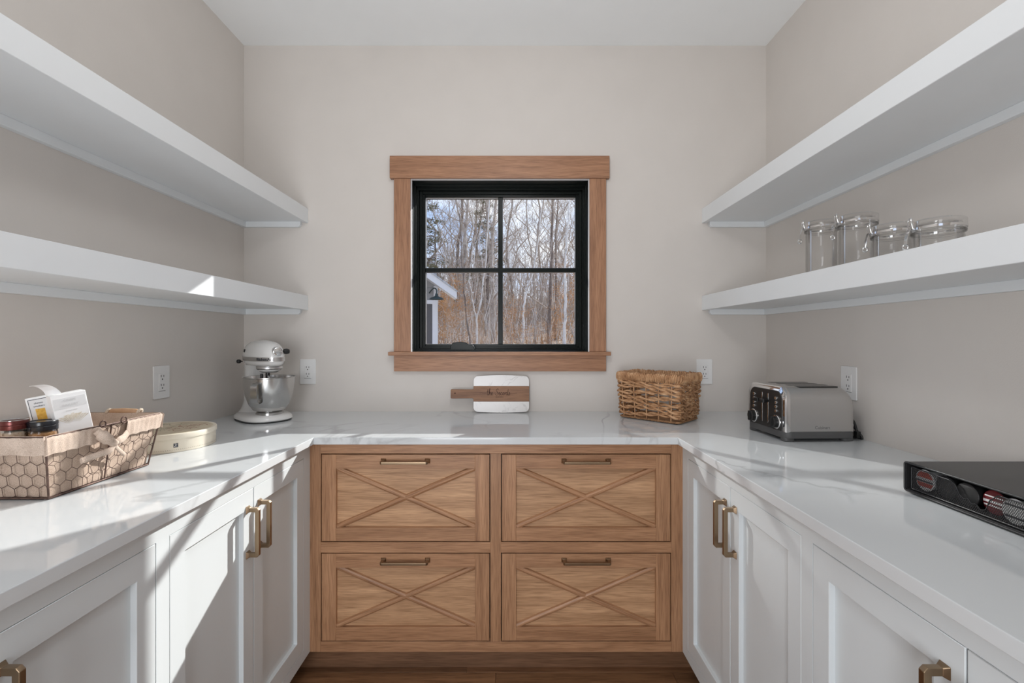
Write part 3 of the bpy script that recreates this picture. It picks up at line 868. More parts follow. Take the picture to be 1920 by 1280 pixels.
# ================================================================== WICKER BASKET
e1, e2 = Vector((.707, -.707, 0)), Vector((.707, .707, 0))
FRc = Vector((.707, 1.934, CT)); LB, DBk = .283, .196
wk_c = FRc - e1 * LB / 2 + e2 * DBk / 2
wk = thing('wicker_basket', wk_c, 'open-weave brown wicker basket standing on the back counter', 'basket')
HB = .212
def wpt(u, v, z):  # u,v in -1..1 on the footprint
    f = 1 + .10 * z / HB
    du = LB / 2 * f; dv = DBk / 2 * (1 + .10 * z / HB)
    return wk_c + e1 * (u * du) + e2 * (v * dv) + Vector((0, 0, z))
def perim(n, rc=.16):
    pts = []
    # rounded rectangle param, counter clockwise; returns (u,v)
    per = []
    for (x, y) in rrect(2, 2, rc, 4): per.append((x, y))
    per.append(per[0])
    L = [0]
    for a, c in zip(per[:-1], per[1:]): L.append(L[-1] + math.hypot((c[0] - a[0]) * LB, (c[1] - a[1]) * DBk))
    for i in range(n):
        s_ = L[-1] * i / n
        j = max(k_ for k_ in range(len(L) - 1) if L[k_] <= s_ + 1e-12)
        t_ = (s_ - L[j]) / (L[j + 1] - L[j])
        pts.append((per[j][0] + (per[j + 1][0] - per[j][0]) * t_, per[j][1] + (per[j + 1][1] - per[j][1]) * t_))
    return pts
PN = 240
PR = perim(PN)
def outn(i):
    u, v = PR[i % PN]; a = wpt(*PR[(i + 1) % PN], 0) - wpt(*PR[i - 1], 0)
    return Vector((a.y, -a.x, 0)).normalized()
# stakes
NS = 16
for k_ in range(NS):
    i = int(PN * (k_ + .5) / NS)
    u, v = PR[i]
    pts = [wpt(u * .985, v * .985, z) + outn(i) * .0015 * math.sin(z * 60 + k_) for z in (0.004, .05, .1, .15, .2)]
    make('stake', MB().tube(pts, .0030, 6), M['wicker'], wk, smooth=60)
# woven rows: two strands twisting round the stakes
rows = [.030, .055, .078, .103, .127, .150, .168]
for rI, z in enumerate(rows):
    for ph in (0, 1):
        pts = []; rad = []
        for i in range(PN):
            u, v = PR[i]
            a = PI * NS * i / PN + ph * PI + rI * .0
            w_ = math.sin(a)
            dense = .5 + .5 * v
            pts.append(wpt(u, v, z + .0055 * math.cos(a) * (1 + .3 * math.sin(i * .21 + rI)) + .005 * math.sin(i * .08 + rI * 1.7)) + outn(i) * (.0048 * w_))
            rad.append(.0038 + .0016 * abs(math.cos(a)) + .0008 * math.sin(i * .37 + ph + rI))
        make('strand', MB().tube(pts, rad, 6, loop=True, flat=.75), M['wicker'], wk, smooth=60)
# extra packing on the two short ends
for rI in range(9):
    for sg in (1, -1):
        z = .022 + .0175 * rI
        pts = []; rad = []
        for i in range(26):
            v = -.96 + 1.92 * i / 25
            a = i * 1.55 + rI * 1.3
            pts.append(wpt(sg, v, z + .007 * math.sin(a * .7)) + e1 * sg * (.0045 * math.sin(a)))
            rad.append(.0045 + .0016 * math.sin(a * 1.3 + rI))
        make('end_strand', MB().tube(smooth_path(pts, 2), 0.0050, 6), M['wickerdark'], wk, smooth=60)
# rim: leaf wraps over a hoop, as countless short slanted wraps
rb = MB(); NW = 118
hoop = [wpt(u * 1.0, v * 1.0, HB - .018) for u, v in PR]
for k_ in range(NW):
    i = int(PN * k_ / NW); u, v = PR[i]; nrm = outn(i)
    tdir = (wpt(*PR[(i + 1) % PN], HB) - wpt(*PR[i - 1], HB)).normalized()
    c = wpt(u, v, HB - .018) + Vector((0, 0, rnd.uniform(-.0015, .0015)))
    hgt = .0185 + rnd.uniform(-.002, .0015)
    sl_ = rnd.uniform(.2, .6) * .008
    pts = []
    for j in range(11):
        a = 2 * PI * j / 10 - PI / 2
        pts.append(c + Vector((0, 0, hgt * math.sin(a))) + nrm * (.0085 * math.cos(a)) + tdir * (sl_ * math.sin(a)))
    rb.tube(pts[:-1], .0033 + rnd.uniform(-.0005, .0009), 5, loop=True, up=tdir)
rim = make('rim_wrap', rb, M['wicker'], wk, smooth=70)
rim['kind'] = 'stuff'
make('rim_hoop', MB().tube(hoop, .010, 8, loop=True, flat=1.4), M['wickerdark'], wk, smooth=60)
# base braid and woven floor
bb_ = MB()
for k_ in range(92):
    i = int(PN * k_ / 92); u, v = PR[i]
    tdir = (wpt(*PR[(i + 1) % PN], 0) - wpt(*PR[i - 1], 0)).normalized(); nrm = outn(i)
    c = wpt(u, v, .0075)
    bb_.tube([c - tdir * .007 - Vector((0, 0, .003)), c + nrm * .002, c + tdir * .007 + Vector((0, 0, .003))], [.002, .0042, .002], 5)
make('base_braid', bb_, M['wickerdark'], wk, smooth=60)['kind'] = 'stuff'
for k_ in range(14):
    v = -.92 + 1.84 * k_ / 13
    make('floor_strand', MB().tube([wpt(-.97, v, .008), wpt(0, v, .006), wpt(.97, v, .008)], .0055, 6, flat=.6), M['wickerdark'], wk, smooth=60)

# ================================================================== TOASTER
th = math.radians(2.0)
TL, TW = .252, .236
t_near = Vector((.972, 1.616, CT))
tx, ty = Vector((math.cos(th), math.sin(th), 0)), Vector((-math.sin(th), math.cos(th), 0))
t_loc = t_near + tx * TL / 2 + ty * TW / 2
toast = thing('toaster', t_loc, 'brushed steel four-slice toaster on the right counter', 'toaster', rotz=th)
TH = .193
def arch(w, h, r, z0, n=10):
    pts = [(w / 2, z0)]
    for i in range(n + 1):
        a = PI / 2 * i / n; pts.append((w / 2 - r + r * math.cos(a), h - r + r * math.sin(a)))
    for i in range(n + 1):
        a = PI / 2 + PI / 2 * i / n; pts.append((-w / 2 + r + r * math.cos(a), h - r + r * math.sin(a)))
    pts.append((-w / 2, z0))
    return pts
zb = .034
levels = [(-TL / 2 + .014, 1.0, 1.0)]
for i in range(0, 9):
    q = i / 8.0
    levels.append((TL / 2 - .045 + .045 * math.sin(q * PI / 2), 1.0, math.cos(q * PI / 2)))
rings = []
for x, _, c in levels:
    h = TH - .045 * (1 - c); w = TW - .012 * (1 - c)
    rings.append([(x, y, z) for y, z in arch(w, h, .040, zb)])
body = make('body', MB().rings(rings, True), M['steel'], toast, world=False, smooth=35)
cr = MB().rings([[(x, y, z) for y, z in arch(TW + g, TH + g / 2, .041, zb)] for x, g in ((-TL / 2 - .001, -.006), (-TL / 2 + .003, .002), (-TL / 2 + .014, .003), (-TL / 2 + .0175, .0005))], True)
make('chrome_trim', cr, M['chrome'], toast, world=False, smooth=40, label='polished arch around the control panel')
fp = MB().rings([[(x, y, z) for y, z in arch(TW - g, TH - g / 2, .034, zb)] for x, g in ((-TL / 2 - .0005, .030), (-TL / 2 - .004, .034))], True)
make('control_panel', fp, M['darkgrey'], toast, world=False, bevel=.001, segs=1)
bs = MB().prism(rrect(TL + .012, TW + .010, .030, 6), .012, .036)
make('base', bs, M['greybase'], toast, world=False, bevel=.003, segs=2)
for sx in (-1, 1):
    for sy in (-1, 1):
        make('foot', MB().prism(rrect(.042, .034, .014, 5, sx * (TL / 2 - .018), sy * (TW / 2 - .018)), 0, .014), M['greybase'], toast, world=False, bevel=.003, segs=2)
for y in (-.079, -.028, .028, .079):
    make('slot', MB().prism(rrect(.150, .027, .006, 4, .012, y), TH - .003, TH + .0006), M['black'], toast, world=False)
xf = -TL / 2 - .004
for sy in (-1, 1):
    make('lever_track', MB().box(xf - .0008, xf + .002, sy * .019 - .0022, sy * .019 + .0022, .052, .162), M['chrome'], toast, world=False)
    lv = MB().rings([[(x, sy * .019 + a * w_, .134 + c * h) for a, c in ((-1, -1), (1, -1), (1, 1), (-1, 1))] for x, w_, h in ((xf, .006, .004), (xf - .012, .012, .006), (xf - .024, .015, .008), (xf - .028, .013, .006))], True)
    make('lever', lv, M['black'], toast, world=False, bevel=.002, segs=2)
    dmx = frame((xf, sy * .072, .064), (0, 1, 0), (0, 0, 1), (-1, 0, 0))
    dl = make('dial', MB().lathe([(0, .019), (.016, .019), (.0195, .016), (.021, .004), (.021, 0)], 32, dmx), M['black'], toast, world=False, smooth=40)
    make('dial_ring', MB().lathe([(.0205, 0), (.0255, 0), (.0255, .003), (.0235, .005), (.0205, .005)], 36, dmx), M['chrome'], dl, world=False, smooth=40)
    make('dial_grip', MB().box(-.0045, .0045, -.0185, .0185, .015, .025, dmx), M['black'], dl, world=False, bevel=.002)
    bt_ = MB()
    for i in range(4):
        bt_.lathe([(0, .004), (.0055, .004), (.0062, .002), (.0062, 0)], 14, frame((xf, sy * .070, .150 - .0155 * i), (0, 1, 0), (0, 0, 1), (-1, 0, 0)))
    make('button', bt_, M['chrome'], toast, world=False, smooth=40)
lm = text_mesh('Cuisinart', .0150, .0002)
tm = MB().add(lm.v, lm.f, frame((.008, -TW / 2 - .0004, .050), (1, 0, 0), (0, 0, 1), (0, -1, 0)))
make('lettering', tm, M['greytext'], toast, world=False, label='grey brand lettering low on the steel side')
cd = MB()
cd.tube(smooth_path([(TL / 2 - .005, -.06, .05), (TL / 2 + .02, -.07, .075), (TL / 2 + .028, -.085, .055), (TL / 2 + .026, -.095, .012), (TL / 2 + .03, -.06, .006), (TL / 2 + .032, 0, .006)], 6), .0038, 8)
cd.tube(smooth_path([(TL / 2 - .002, -.02, .05), (TL / 2 + .022, -.05, .06), (TL / 2 + .034, -.09, .03), (TL / 2 + .036, -.108, .008), (TL / 2 + .040, -.06, .005), (TL / 2 + .036, 0, .005)], 6), .0038, 8)
cd.box(TL / 2 + .020, TL / 2 + .034, -.104, -.088, .008, .032)
make('cord', cd, M['black'], toast, world=False, smooth=50)

# ================================================================== GLASS JARS
def jar(loc, H, r, rot, label):
    root = thing('clamp_jar', loc, label, 'jar', 'glass clamp-lid jars', rotz=rot)
    hb = H - .036
    prof = [(0, .004), (r - .008, .004), (r - .003, .002), (r, .008), (r, hb - .012), (r - .002, hb - .006), (r + .004, hb - .003), (r + .004, hb), (r - .003, hb), (r - .0035, hb - .008), (r - .003, .010), (r - .008, .007), (0, .007)]
    make('glass_body', MB().lathe(prof, 40), M['jar'], root, world=False, smooth=40)
    lid = make('lid', MB().lathe([(0, hb + .026), (r - .006, hb + .026), (r + .001, hb + .033), (r + .0045, hb + .030), (r + .0045, hb + .008), (r + .001, hb + .003), (r - .004, hb + .003), (r - .004, hb + .022), (0, hb + .022)], 40), M['jar'], root, world=False, smooth=40)
    make('seal', MB().lathe([(r - .002, hb), (r + .004, hb), (r + .0045, hb + .003), (r - .002, hb + .003)], 40), thinseal, lid, world=False, smooth=40)
    make('lid_band', MB().lathe([(r + .0047, hb + .008), (r + .0058, hb + .008), (r + .0058, hb + .014), (r + .0047, hb + .014)], 40), M['chrome'], root, world=False, smooth=30)
    cl = MB(); x = r + .006
    cl.tube(smooth_path([(x, -.008, hb + .012), (x + .004, -.009, hb + .028), (x + .003, -.007, hb + .040), (x + .002, 0, hb + .043), (x + .003, .007, hb + .040), (x + .004, .009, hb + .028), (x, .008, hb + .012)], 5), .0018, 6)
    cl.tube([(x, -.010, hb + .011), (x + .003, 0, hb + .011), (x, .010, hb + .011)], .0022, 6)
    clamp = make('clamp', cl, M['chrome'], root, world=False, smooth=60)
    lv = MB().rings([[(x + .004 + dx, -w_, hb + z), (x + .004 + dx, w_, hb + z), (x + .0055 + dx, w_, hb + z), (x + .0055 + dx, -w_, hb + z)] for dx, z, w_ in ((.0, .014, .0095), (.005, -.002, .0085), (.008, -.018, .0065), (.009, -.028, .005))], True)
    lv.tube([(x + .013 + .006 * math.cos(a * PI / 5), 0, hb - .034 + .007 * math.sin(a * PI / 5)) for a in range(10)], .0024, 6, loop=True, up=(0, 1, 0))
    make('lever', lv, M['chrome'], clamp, world=False, smooth=60)
    return root
thinseal = thin_glass('clear_seal', (0.90, 0.90, 0.89), 0.8)
zs = ZC + .217
jr = math.radians(160)
jar((1.135, 1.668, zs), .214, .050, jr, 'tallest glass clamp-lid jar, first of four from the window end')
jar((1.135, 1.495, zs), .190, .051, jr + .05, 'second tallest glass clamp-lid jar, beside the tallest one')
jar((1.130, 1.350, zs), .122, .050, jr + .02, 'third glass clamp-lid jar from the window, half sunk behind the shelf edge')
jar((1.130, 1.207, zs), .100, .052, jr + .04, 'shortest glass clamp-lid jar, nearest the camera')

# ================================================================== POD DRAWER
PX0, PX1, PY0, PY1 = .945, 1.262, .52, 1.093
pd = thing('pod_drawer', (PX0, PY1, CT), 'flat black mesh-fronted coffee pod drawer on the right counter', 'drawer unit')
PT, PB = CT + .0725, CT + .005
b = MB()
sec = [(PY0, PB), (PY1, PB), (PY1, PT), (PY0, PT)]
b.box(PX0, PX1, PY0, PY1, PT - .0035, PT); b.box(PX0, PX1, PY0, PY1, PB, PB + .0035)
b.box(PX0, PX1, PY1 - .003, PY1, PB + .0035, PT - .0035); b.box(PX0, PX1, PY0, PY0 + .003, PB + .0035, PT - .0035)
b.box(PX1 - .003, PX1, PY0 + .003, PY1 - .003, PB + .0035, PT - .0035)
make('housing', b, M['blackmetal'], pd, bevel=.0012, segs=2)
fr_ = MB()
rr = rrect(PY1 - PY0, PT - PB, .006, 4)
loop_ = [(PX0 - .0015, (PY0 + PY1) / 2 + a, (PB + PT) / 2 + c) for a, c in rr]
fr_.tube(loop_, .0022, 8, loop=True)
make('front_frame', fr_, M['blackmetal'], pd, smooth=60)
b = MB()
for x in (PX0 + .02, PX1 - .02):
    for y in (PY0 + .02, PY1 - .02):
        b.lathe([(0, 0), (.007, 0), (.008, .005), (0, .005)], 12, T(x, y, CT))
make('rubber_foot', b, M['black'], pd)
# drawer: tray with a mesh front whose top wire dips in a wave
dz0 = PB + .006
def wave(y):   # wire height along the front, s measured from the far end
    s_ = PY1 - .010 - y
    tp = PT - .0105
    keys = [(0, tp), (.096, tp - .002), (.106, tp - .007), (.118, tp - .027), (.127, tp - .031), (.134, tp - .028), (.143, tp - .036), (.150, tp - .034), (.160, tp - .042), (.168, tp - .040), (.180, tp - .014), (.194, tp - .002), (.6, tp)]
    for (a, za), (c, zc_) in zip(keys[:-1], keys[1:]):
        if a <= s_ <= c:
            t_ = (s_ - a) / (c - a); t_ = t_ * t_ * (3 - 2 * t_)
            return za + (zc_ - za) * t_
    return tp
dx = PX0 + .006
ys = [PY0 + .010 + (PY1 - PY0 - .020) * i / 150 for i in range(151)]
wr = MB().tube([(dx, y, wave(y)) for y in ys], .0012, 6)
wr.tube([(dx, PY1 - .010, dz0), (dx, PY1 - .010, wave(PY1 - .010))], .0012, 6)
wr.tube([(dx, PY0 + .010, dz0), (dx, PY1 - .010, dz0)], .0016, 6)
dw = make('drawer', wr, M['blackmetal'], pd, smooth=60)
make('tray', MB().box(dx, PX1 - .01, PY0 + .008, PY1 - .008, dz0 - .001, dz0 + .001), M['blackmetal'], dw)
ms = MB(); sp = .0041; r_ = .00055
ylo, yhi = PY0 + .010, PY1 - .010
hmax = .062
k0 = int((ylo - hmax) / (sp * 1.2)) - 2
for sg in (1, -1):
    c = ylo - hmax
    while c < yhi + hmax:
        seg = None; last = None
        N = 14
        for i in range(N + 1):
            z = dz0 + hmax * i / N
            y = c + sg * (z - dz0) * .62
            ok = ylo <= y <= yhi and z <= wave(y)
            if ok and seg is None: seg = (y, z)
            if ok: last = (y, z)
            if (not ok or i == N) and seg is not None:
                if last[1] - seg[1] > .002:
                    ms.tube([(dx, seg[0], seg[1]), (dx, last[0], last[1])], r_, 3)
                seg = None
        c += sp
make('wire_mesh', ms, M['blackmetal'], dw)['kind'] = 'stuff'
def pod(y, x, z, lidm, label, bands=(), cup='podwhite', tilt=0.0, r=.0245):
    """Coffee pod lying on its side, foil lid to the front."""
    mtx = frame((x, y, z), (0, 1, 0), (0, 0, 1), (-1, 0, 0)) @ Matrix.Rotation(tilt, 4, 'X')
    root = thing('coffee_pod', (x, y, z), label, 'coffee pod', 'coffee pods in the drawer')
    make('cup', MB().lathe([(0, -.040), (.017, -.040), (.0185, -.037), (.0215, -.003), (r - .001, -.002), (r, 0), (r - .001, .001)], 24, mtx), M[cup], root, smooth=40)
    ld = make('foil_lid', MB().lathe([(0, .0022), (r - .002, .0020), (r - .0005, .0008), (r - .0005, 0)], 28, mtx), lidm, root, smooth=40)
    for (y0, y1, m_) in bands:
        pts = []
        n_ = 10
        rr_ = r - .0035
        for i in range(n_ + 1):
            q = y0 + (y1 - y0) * i / n_; pts.append((math.sqrt(max(0, rr_ ** 2 - q * q)), q))
        for i in range(n_ + 1):
            q = y1 - (y1 - y0) * i / n_; pts.append((-math.sqrt(max(0, rr_ ** 2 - q * q)), q))
        make('printed_band', MB().prism(pts, .0021, .0025, mtx), m_, ld)
    return root
pz = dz0 + .001
zr = pz + .026
pod(1.053, dx + .006, zr + .001, M['podwhite'], 'pod with a red and white striped lid at the far end of the drawer',
    [(.006, .019, M['podred']), (.0015, .004, M['greyprint']), (-.004, .000, M['ink']), (-.015, -.0055, M['podred'])])
pod(1.008, dx + .012, zr, M['podblack'], 'plain black pod beside the striped red one', cup='podblack')
pod(.960, dx + .010, zr, M['podblack'], 'black pod in the dip of the wavy wire, farther one', cup='podblack')
pod(.945, dx + .060, zr, M['darkgrey'], 'grey-lidded pod in the second row behind the dip', cup='podblack')
pod(.912, dx + .018, zr, M['podmaroon'], 'pod with a maroon lid and pale lettering', [(.0095, .012, M['podwhite']), (-.002, .003, M['podwhite']), (-.009, -.006, M['podwhite'])], cup='podblack')
pod(.864, dx + .006, zr, M['podwhite'], 'white-lidded pod with dark marks, farther of two', [(.009, .0125, M['ink']), (-.013, -.009, M['ink'])])
pod(.814, dx + .006, zr, M['podwhite'], 'white-lidded pod with dark marks, nearer of two', [(.004, .009, M['ink']), (-.012, -.008, M['podmaroon'])])

# ================================================================== WIRE BASKET
bb0 = (-1.320, -1.055, 1.036, 1.317); bt0 = (-1.338, -1.036, 1.010, 1.345)
BH = .147
wb_ = thing('wire_basket', ((bb0[0] + bb0[1]) / 2, (bb0[2] + bb0[3]) / 2, CT), 'chicken-wire basket with burlap lining on the left counter', 'basket')
def corner(i, z, off=0.0):
    t_ = z / BH
    x0, x1, y0, y1 = [bb0[k_] + (bt0[k_] - bb0[k_]) * t_ for k_ in range(4)]
    x0 -= off; x1 += off; y0 -= off; y1 += off
    return Vector([(x0, y0), (x1, y0), (x1, y1), (x0, y1)][i] + (CT + z,))
def side_pt(sd, s_, z, off=0.0):
    a, c = corner(sd, z, off), corner((sd + 1) % 4, z, off)
    return a.lerp(c, s_)
def loop_at(z, off=0): return [corner(i, z, off) for i in range(4)]
z0w = .0035
make('rim_wire', MB().tube([side_pt(sd, q / 8, BH) for sd in range(4) for q in range(8)], .0022, 8, loop=True), M['rust'], wb_, smooth=60)
make('base_wire', MB().tube([side_pt(sd, q / 8, z0w) for sd in range(4) for q in range(8)], .0026, 8, loop=True), M['rust'], wb_, smooth=60)
for i in range(4):
    make('upright', MB().tube([corner(i, z0w), corner(i, BH)], .0022, 8), M['rust'], wb_, smooth=60)
    make('upright', MB().tube([side_pt(i, .5, z0w), side_pt(i, .5, BH)], .0018, 8), M['rust'], wb_, smooth=60)
for sd in range(4):
    a = (corner((sd + 1) % 4, .07) - corner(sd, .07)).length
    nw = MB(); cw, chh = .0290, .0270   # hexagon column pitch, half row pitch
    def hp(i, j, up):
        return None
    cols = int(a / cw) + 1; rws = int(BH / chh) + 1
    def cl_(p):
        return 0 <= p[0] <= 1 and z0w <= p[1] <= BH
    segs_ = []
    for r_i in range(-1, rws + 1):
        for c_i in range(-1, cols + 1):
            x = (c_i + (.5 if r_i % 2 else 0)) * cw; z = r_i * chh
            top = (x, z + chh); A = (x, z + chh * .32)
            Lp = (x - cw / 2, z); Rp = (x + cw / 2, z)
            segs_ += [(A, top), ((x, z + chh * .32), (x + cw / 2, z + 0.0)), ((x, z + chh * .32), (x - cw / 2, z + 0.0))]
            segs_[-2] = ((x, z + chh * .32), (x + cw / 2, z)); segs_[-1] = ((x, z + chh * .32), (x - cw / 2, z))
    for (p, q) in segs_:
        # each row's lower tips start where the previous row's stems end
        pts = []
        for (x, z) in (p, q):
            jx = .0015 * math.sin(x * 700 + z * 300 + sd); jz = .0012 * math.sin(x * 500 - z * 800)
            s_ = x / a + jx; zz = z + jz
            pts.append((min(max(s_, 0), 1), min(max(zz, z0w), BH - .002)))
        if abs(pts[0][0] - pts[1][0]) * a + abs(pts[0][1] - pts[1][1]) < .003: continue
        if p[0] / a < -.02 or p[0] / a > 1.02: continue
        nw.tube([side_pt(sd, pts[0][0], pts[0][1]), side_pt(sd, pts[1][0], pts[1][1])], .00075, 4)
    make('chicken_wire', nw, M['rust'], wb_, smooth=60)['kind'] = 'stuff'
# burlap lining inside, rumpled
NL = 72
def lin(i, z, off):
    s_ = 4 * i / NL; sd = int(s_) % 4; f_ = s_ - int(s_)
    p = side_pt(sd, f_, z, off)
    cen = Vector(((bb0[0] + bb0[1]) / 2, (bb0[2] + bb0[3]) / 2, p.z))
    return p, (cen - p).normalized()
rings = []
for z in [.006, .02, .035, .05, .065, .08, .095, .11, .125, .138, BH + .002]:
    ring = []
    for i in range(NL):
        p, inn = lin(i, z, -.003)
        amp = .009 * math.sin(PI * min(1, z / BH)) ** .7
        wv = .5 + .5 * math.sin(i * 1.1 + z * 42) * math.cos(i * .47 - z * 65 + 1.3)
        ring.append(p + inn * (amp * wv))
    rings.append(ring)
fi = MB().rings(rings, False)
liner = make('liner', fi, M['burlap2'], wb_, smooth=80)
fil = MB(); G = 16
gv = []
for j in range(G + 1):
    for i in range(G + 1):
        a, c = corner(0, .09, -.008).lerp(corner(1, .09, -.008), i / G), corner(3, .09, -.008).lerp(corner(2, .09, -.008), i / G)
        p = a.lerp(c, j / G)
        p.z += .006 * math.sin(i * 1.3) * math.cos(j * 1.7)
        gv.append(p)
fil.add(gv, [(j * (G + 1) + i, j * (G + 1) + i + 1, (j + 1) * (G + 1) + i + 1, (j + 1) * (G + 1) + i) for j in range(G) for i in range(G)])
make('liner_filling', fil, M['burlap2'], liner, smooth=80)
def flap(sd, s0_, s1_, drop, ext=0.0):
    rg = []
    n_ = 26
    top, bot = [], []
    vs, fs = [], []
    K = 7
    for i in range(n_ + 1):
        s_ = s0_ + (s1_ - s0_) * i / n_
        for j in range(K + 1):
            z = BH + .0035 - (drop + .0013 * math.sin(i * .9 + sd)) * j / K
            o_ = .0035 + .003 * (j / K) * (.6 + .4 * math.sin(i * .7 + j * .5 + sd * 2)) + .001 * math.sin(i * 1.9)
            if j == 0: o_ = -.001
            vs.append(side_pt(sd, s_, min(z, BH + .003), o_))
    for i in range(n_):
        for j in range(K):
            a_ = i * (K + 1) + j
            fs.append((a_, a_ + 1, a_ + K + 2, a_ + K + 1))
    return MB().add(vs, fs)
Lr = bt0[3] - bt0[2]
for sd, s0_, s1_ in ((0, -.012, 1.012), (1, -.012, (1.146 - bt0[2]) / Lr), (1, (1.222 - bt0[2]) / Lr, 1.01), (2, -.01, 1.01), (3, -.01, 1.01)):
    make('burlap_cuff', flap(sd, s0_, s1_, .044), M['burlap'], wb_, smooth=80)
# wire eyes on the rim and tied burlap strip on the long side
for y in (1.150, 1.212):
    s_ = (y - bt0[2]) / Lr
    p = side_pt(1, s_, BH)
    make('wire_eye', MB().tube([p + Vector((.002, .0085 * math.cos(a * PI / 6), .004 + .0085 * math.sin(a * PI / 6))) for a in range(12)], .0017, 6, loop=True, up=(1, 0, 0)), M['rust'], wb_, smooth=60)
def rp(px, py, x):   # point on a plane X = x
    Y = x * F / (px - 960)
    return W(px, py, Y)
xs_ = -1.026
tie = MB()
tie.tube(smooth_path([rp(181, 808, xs_), rp(190, 815, xs_ + .006), rp(202, 824, xs_ + .006), rp(211, 829, xs_ + .002)], 4), [.009] * 4 + [.0135] * 5 + [.010] * 4, 10)
tie.ball(rp(214, 830, xs_), .0095, 10, 6)
tie.tube(smooth_path([rp(214, 832, xs_), rp(208, 843, xs_), rp(190, 850, xs_ - .001), rp(168, 858, xs_ - .003), rp(152, 864, xs_ - .003)], 4), [.007] * 4 + [.0085] * 4 + [.0075] * 9, 8, flat=.45, up=(1, 0, 0))
tie.tube(smooth_path([rp(214, 829, xs_), rp(222, 826, xs_ + .002), rp(232, 820, xs_ - .002), rp(238, 812, xs_ - .008)], 4), [.007] * 4 + [.010] * 9, 8, flat=.45, up=(1, 0, 0))
tie.tube(smooth_path([rp(215, 833, xs_), rp(222, 842, xs_ - .002), rp(234, 852, xs_ - .006)], 4), [.005] * 9, 8, flat=.4, up=(1, 0, 0))
make('burlap_tie', tie, M['burlap'], wb_, smooth=70)
# grips on the two short ends
for sd, up_ in ((2, .004), (0, -.004)):
    cpt = side_pt(sd, .5, BH)
    cx = (-1.150 if sd == 2 else -1.185)
    y = cpt.y + (.004 if sd == 2 else -.010)
    z = CT + BH + up_
    g_ = make('grip', MB().tube([(cx - .042, y, z), (cx - .036, y, z + .001), (cx, y, z + .002), (cx + .036, y, z + .001), (cx + .042, y, z)], [.005, .0075, .0085, .0075, .005], 12), M['grip'], wb_, smooth=50)
    for sx in (-1, 1):
        make('rope_knot', MB().tube([(cx + sx * .046 + .003 * math.cos(a * PI / 5), y + .007 * math.sin(a * PI / 5), z + .007 * math.cos(a * PI / 5)) for a in range(10)], .004, 7, loop=True), M['rope'], g_, smooth=60)

# ---- things in the basket
FZ = CT + .092
def spice_jar(px, py_top, Y, lidm, r, lid_h, fill, label, ring=False):
    top = W(px, py_top, Y)
    H = top.z - FZ
    root = thing('lidded_jar', (top.x, Y, FZ), label, 'jar')
    zl = H - lid_h
    make('glass_body', MB().lathe([(0, .002), (r * .94, .002), (r * .98, .006), (r * .98, zl - .006), (r * .9, zl), (r * .86, zl), (r * .93, zl - .008), (r * .93, .006), (0, .005)], 28), M['jar'], root, world=False, smooth=40)
    make('contents', MB().lathe([(0, .006), (r * .90, .006), (r * .90, zl - .007), (r * .8, zl - .005), (0, zl - .004)], 24), fill, root, world=False, smooth=40)
    ld = make('lid', MB().lathe([(0, H - .0015), (r * .86, H - .0015), (r * .90, H), (r * .97, H), (r, H - .002), (r, zl + lid_h * .55), (r * .97, zl + lid_h * .5), (r, zl + lid_h * .45), (r, zl), (r * .9, zl)], 36), lidm, root, world=False, smooth=35)
    if ring:
        make('lid_rim', MB().lathe([(r * .82, H - .001), (r * .90, H + .0006), (r * .96, H + .0004), (r * .96, H - .001)], 36), M['chrome'], ld, world=False, smooth=40, label='shiny rim on the maroon lid')
    return root
spice_jar(26, 787, 1.085, M['maroon'], .0262, .021, M['herb'], 'small jar with a maroon metal lid in the wire basket', True)
spice_jar(80.5, 788, 1.112, M['blacklid'], .0280, .022, M['spice'], 'small jar of brown spice with a black lid in the wire basket')

def carton(center, w, h, d, nrm_ang, lean, name, label):
    n_ = Vector((math.cos(nrm_ang), math.sin(nrm_ang), 0)); r_v = Vector((0, 0, 1)).cross(n_)
    mtx = frame(center, r_v, (0, 0, 1), n_) @ Matrix.Rotation(lean, 4, 'Z')
    base_pt = mtx @ Vector((0, -h / 2, -d / 2))
    root = thing(name, base_pt, label, 'box')
    return root, mtx
c0 = W(138, 768, 1.150)
w_, h_, d_ = .066, .128, .034
root, cmx = carton(c0 - Vector((0, 0, .020)), w_, h_, d_, math.radians(-32), math.radians(9.5), 'carton', 'open white cracker carton with a raised flap, standing in the wire basket')
make('carton_body', MB().box(-w_ / 2, w_ / 2, -h_ / 2, h_ / 2, -d_, 0, cmx), M['paper'], root, bevel=.0008, segs=1)
make('grey_label_band', MB().box(-w_ / 2 + .003, w_ / 2 - .003, h_ / 2 - .036, h_ / 2 - .010, .0, .0004, cmx), M['palegrey'], root)
fm = MB(); pts = []
for i in range(9):
    a = i / 8
    pts.append((-.004 - .046 * a ** 1.25, h_ / 2 + .044 * math.sin(a * 1.35), 0))
fm.rings([[(x - .0 - .026 + .0 * i, y, -d_ * .95), (x - .026, y, -.002), (x - .026, y + .0007, -.002), (x - .026, y + .0007, -d_ * .95)] for i, (x, y, _) in enumerate(pts)], True, mtx=cmx)
fm2 = MB()
fl_pts = []
for i in range(9):
    a = i / 8
    fl_pts.append((-w_ / 2 - .024 * a ** 1.7, h_ / 2 + .030 * math.sin(a * 1.5)))
fm2.rings([[(x, y, -d_), (x + .022 * (1 - .45 * i / 8), y + .002, -.002), (x + .022 * (1 - .45 * i / 8), y + .0027, -.002), (x, y + .0007, -d_)] for i, (x, y) in enumerate(fl_pts)], True, mtx=cmx)
make('flap', fm2, M['paper'], root, smooth=60)
pr = MB()
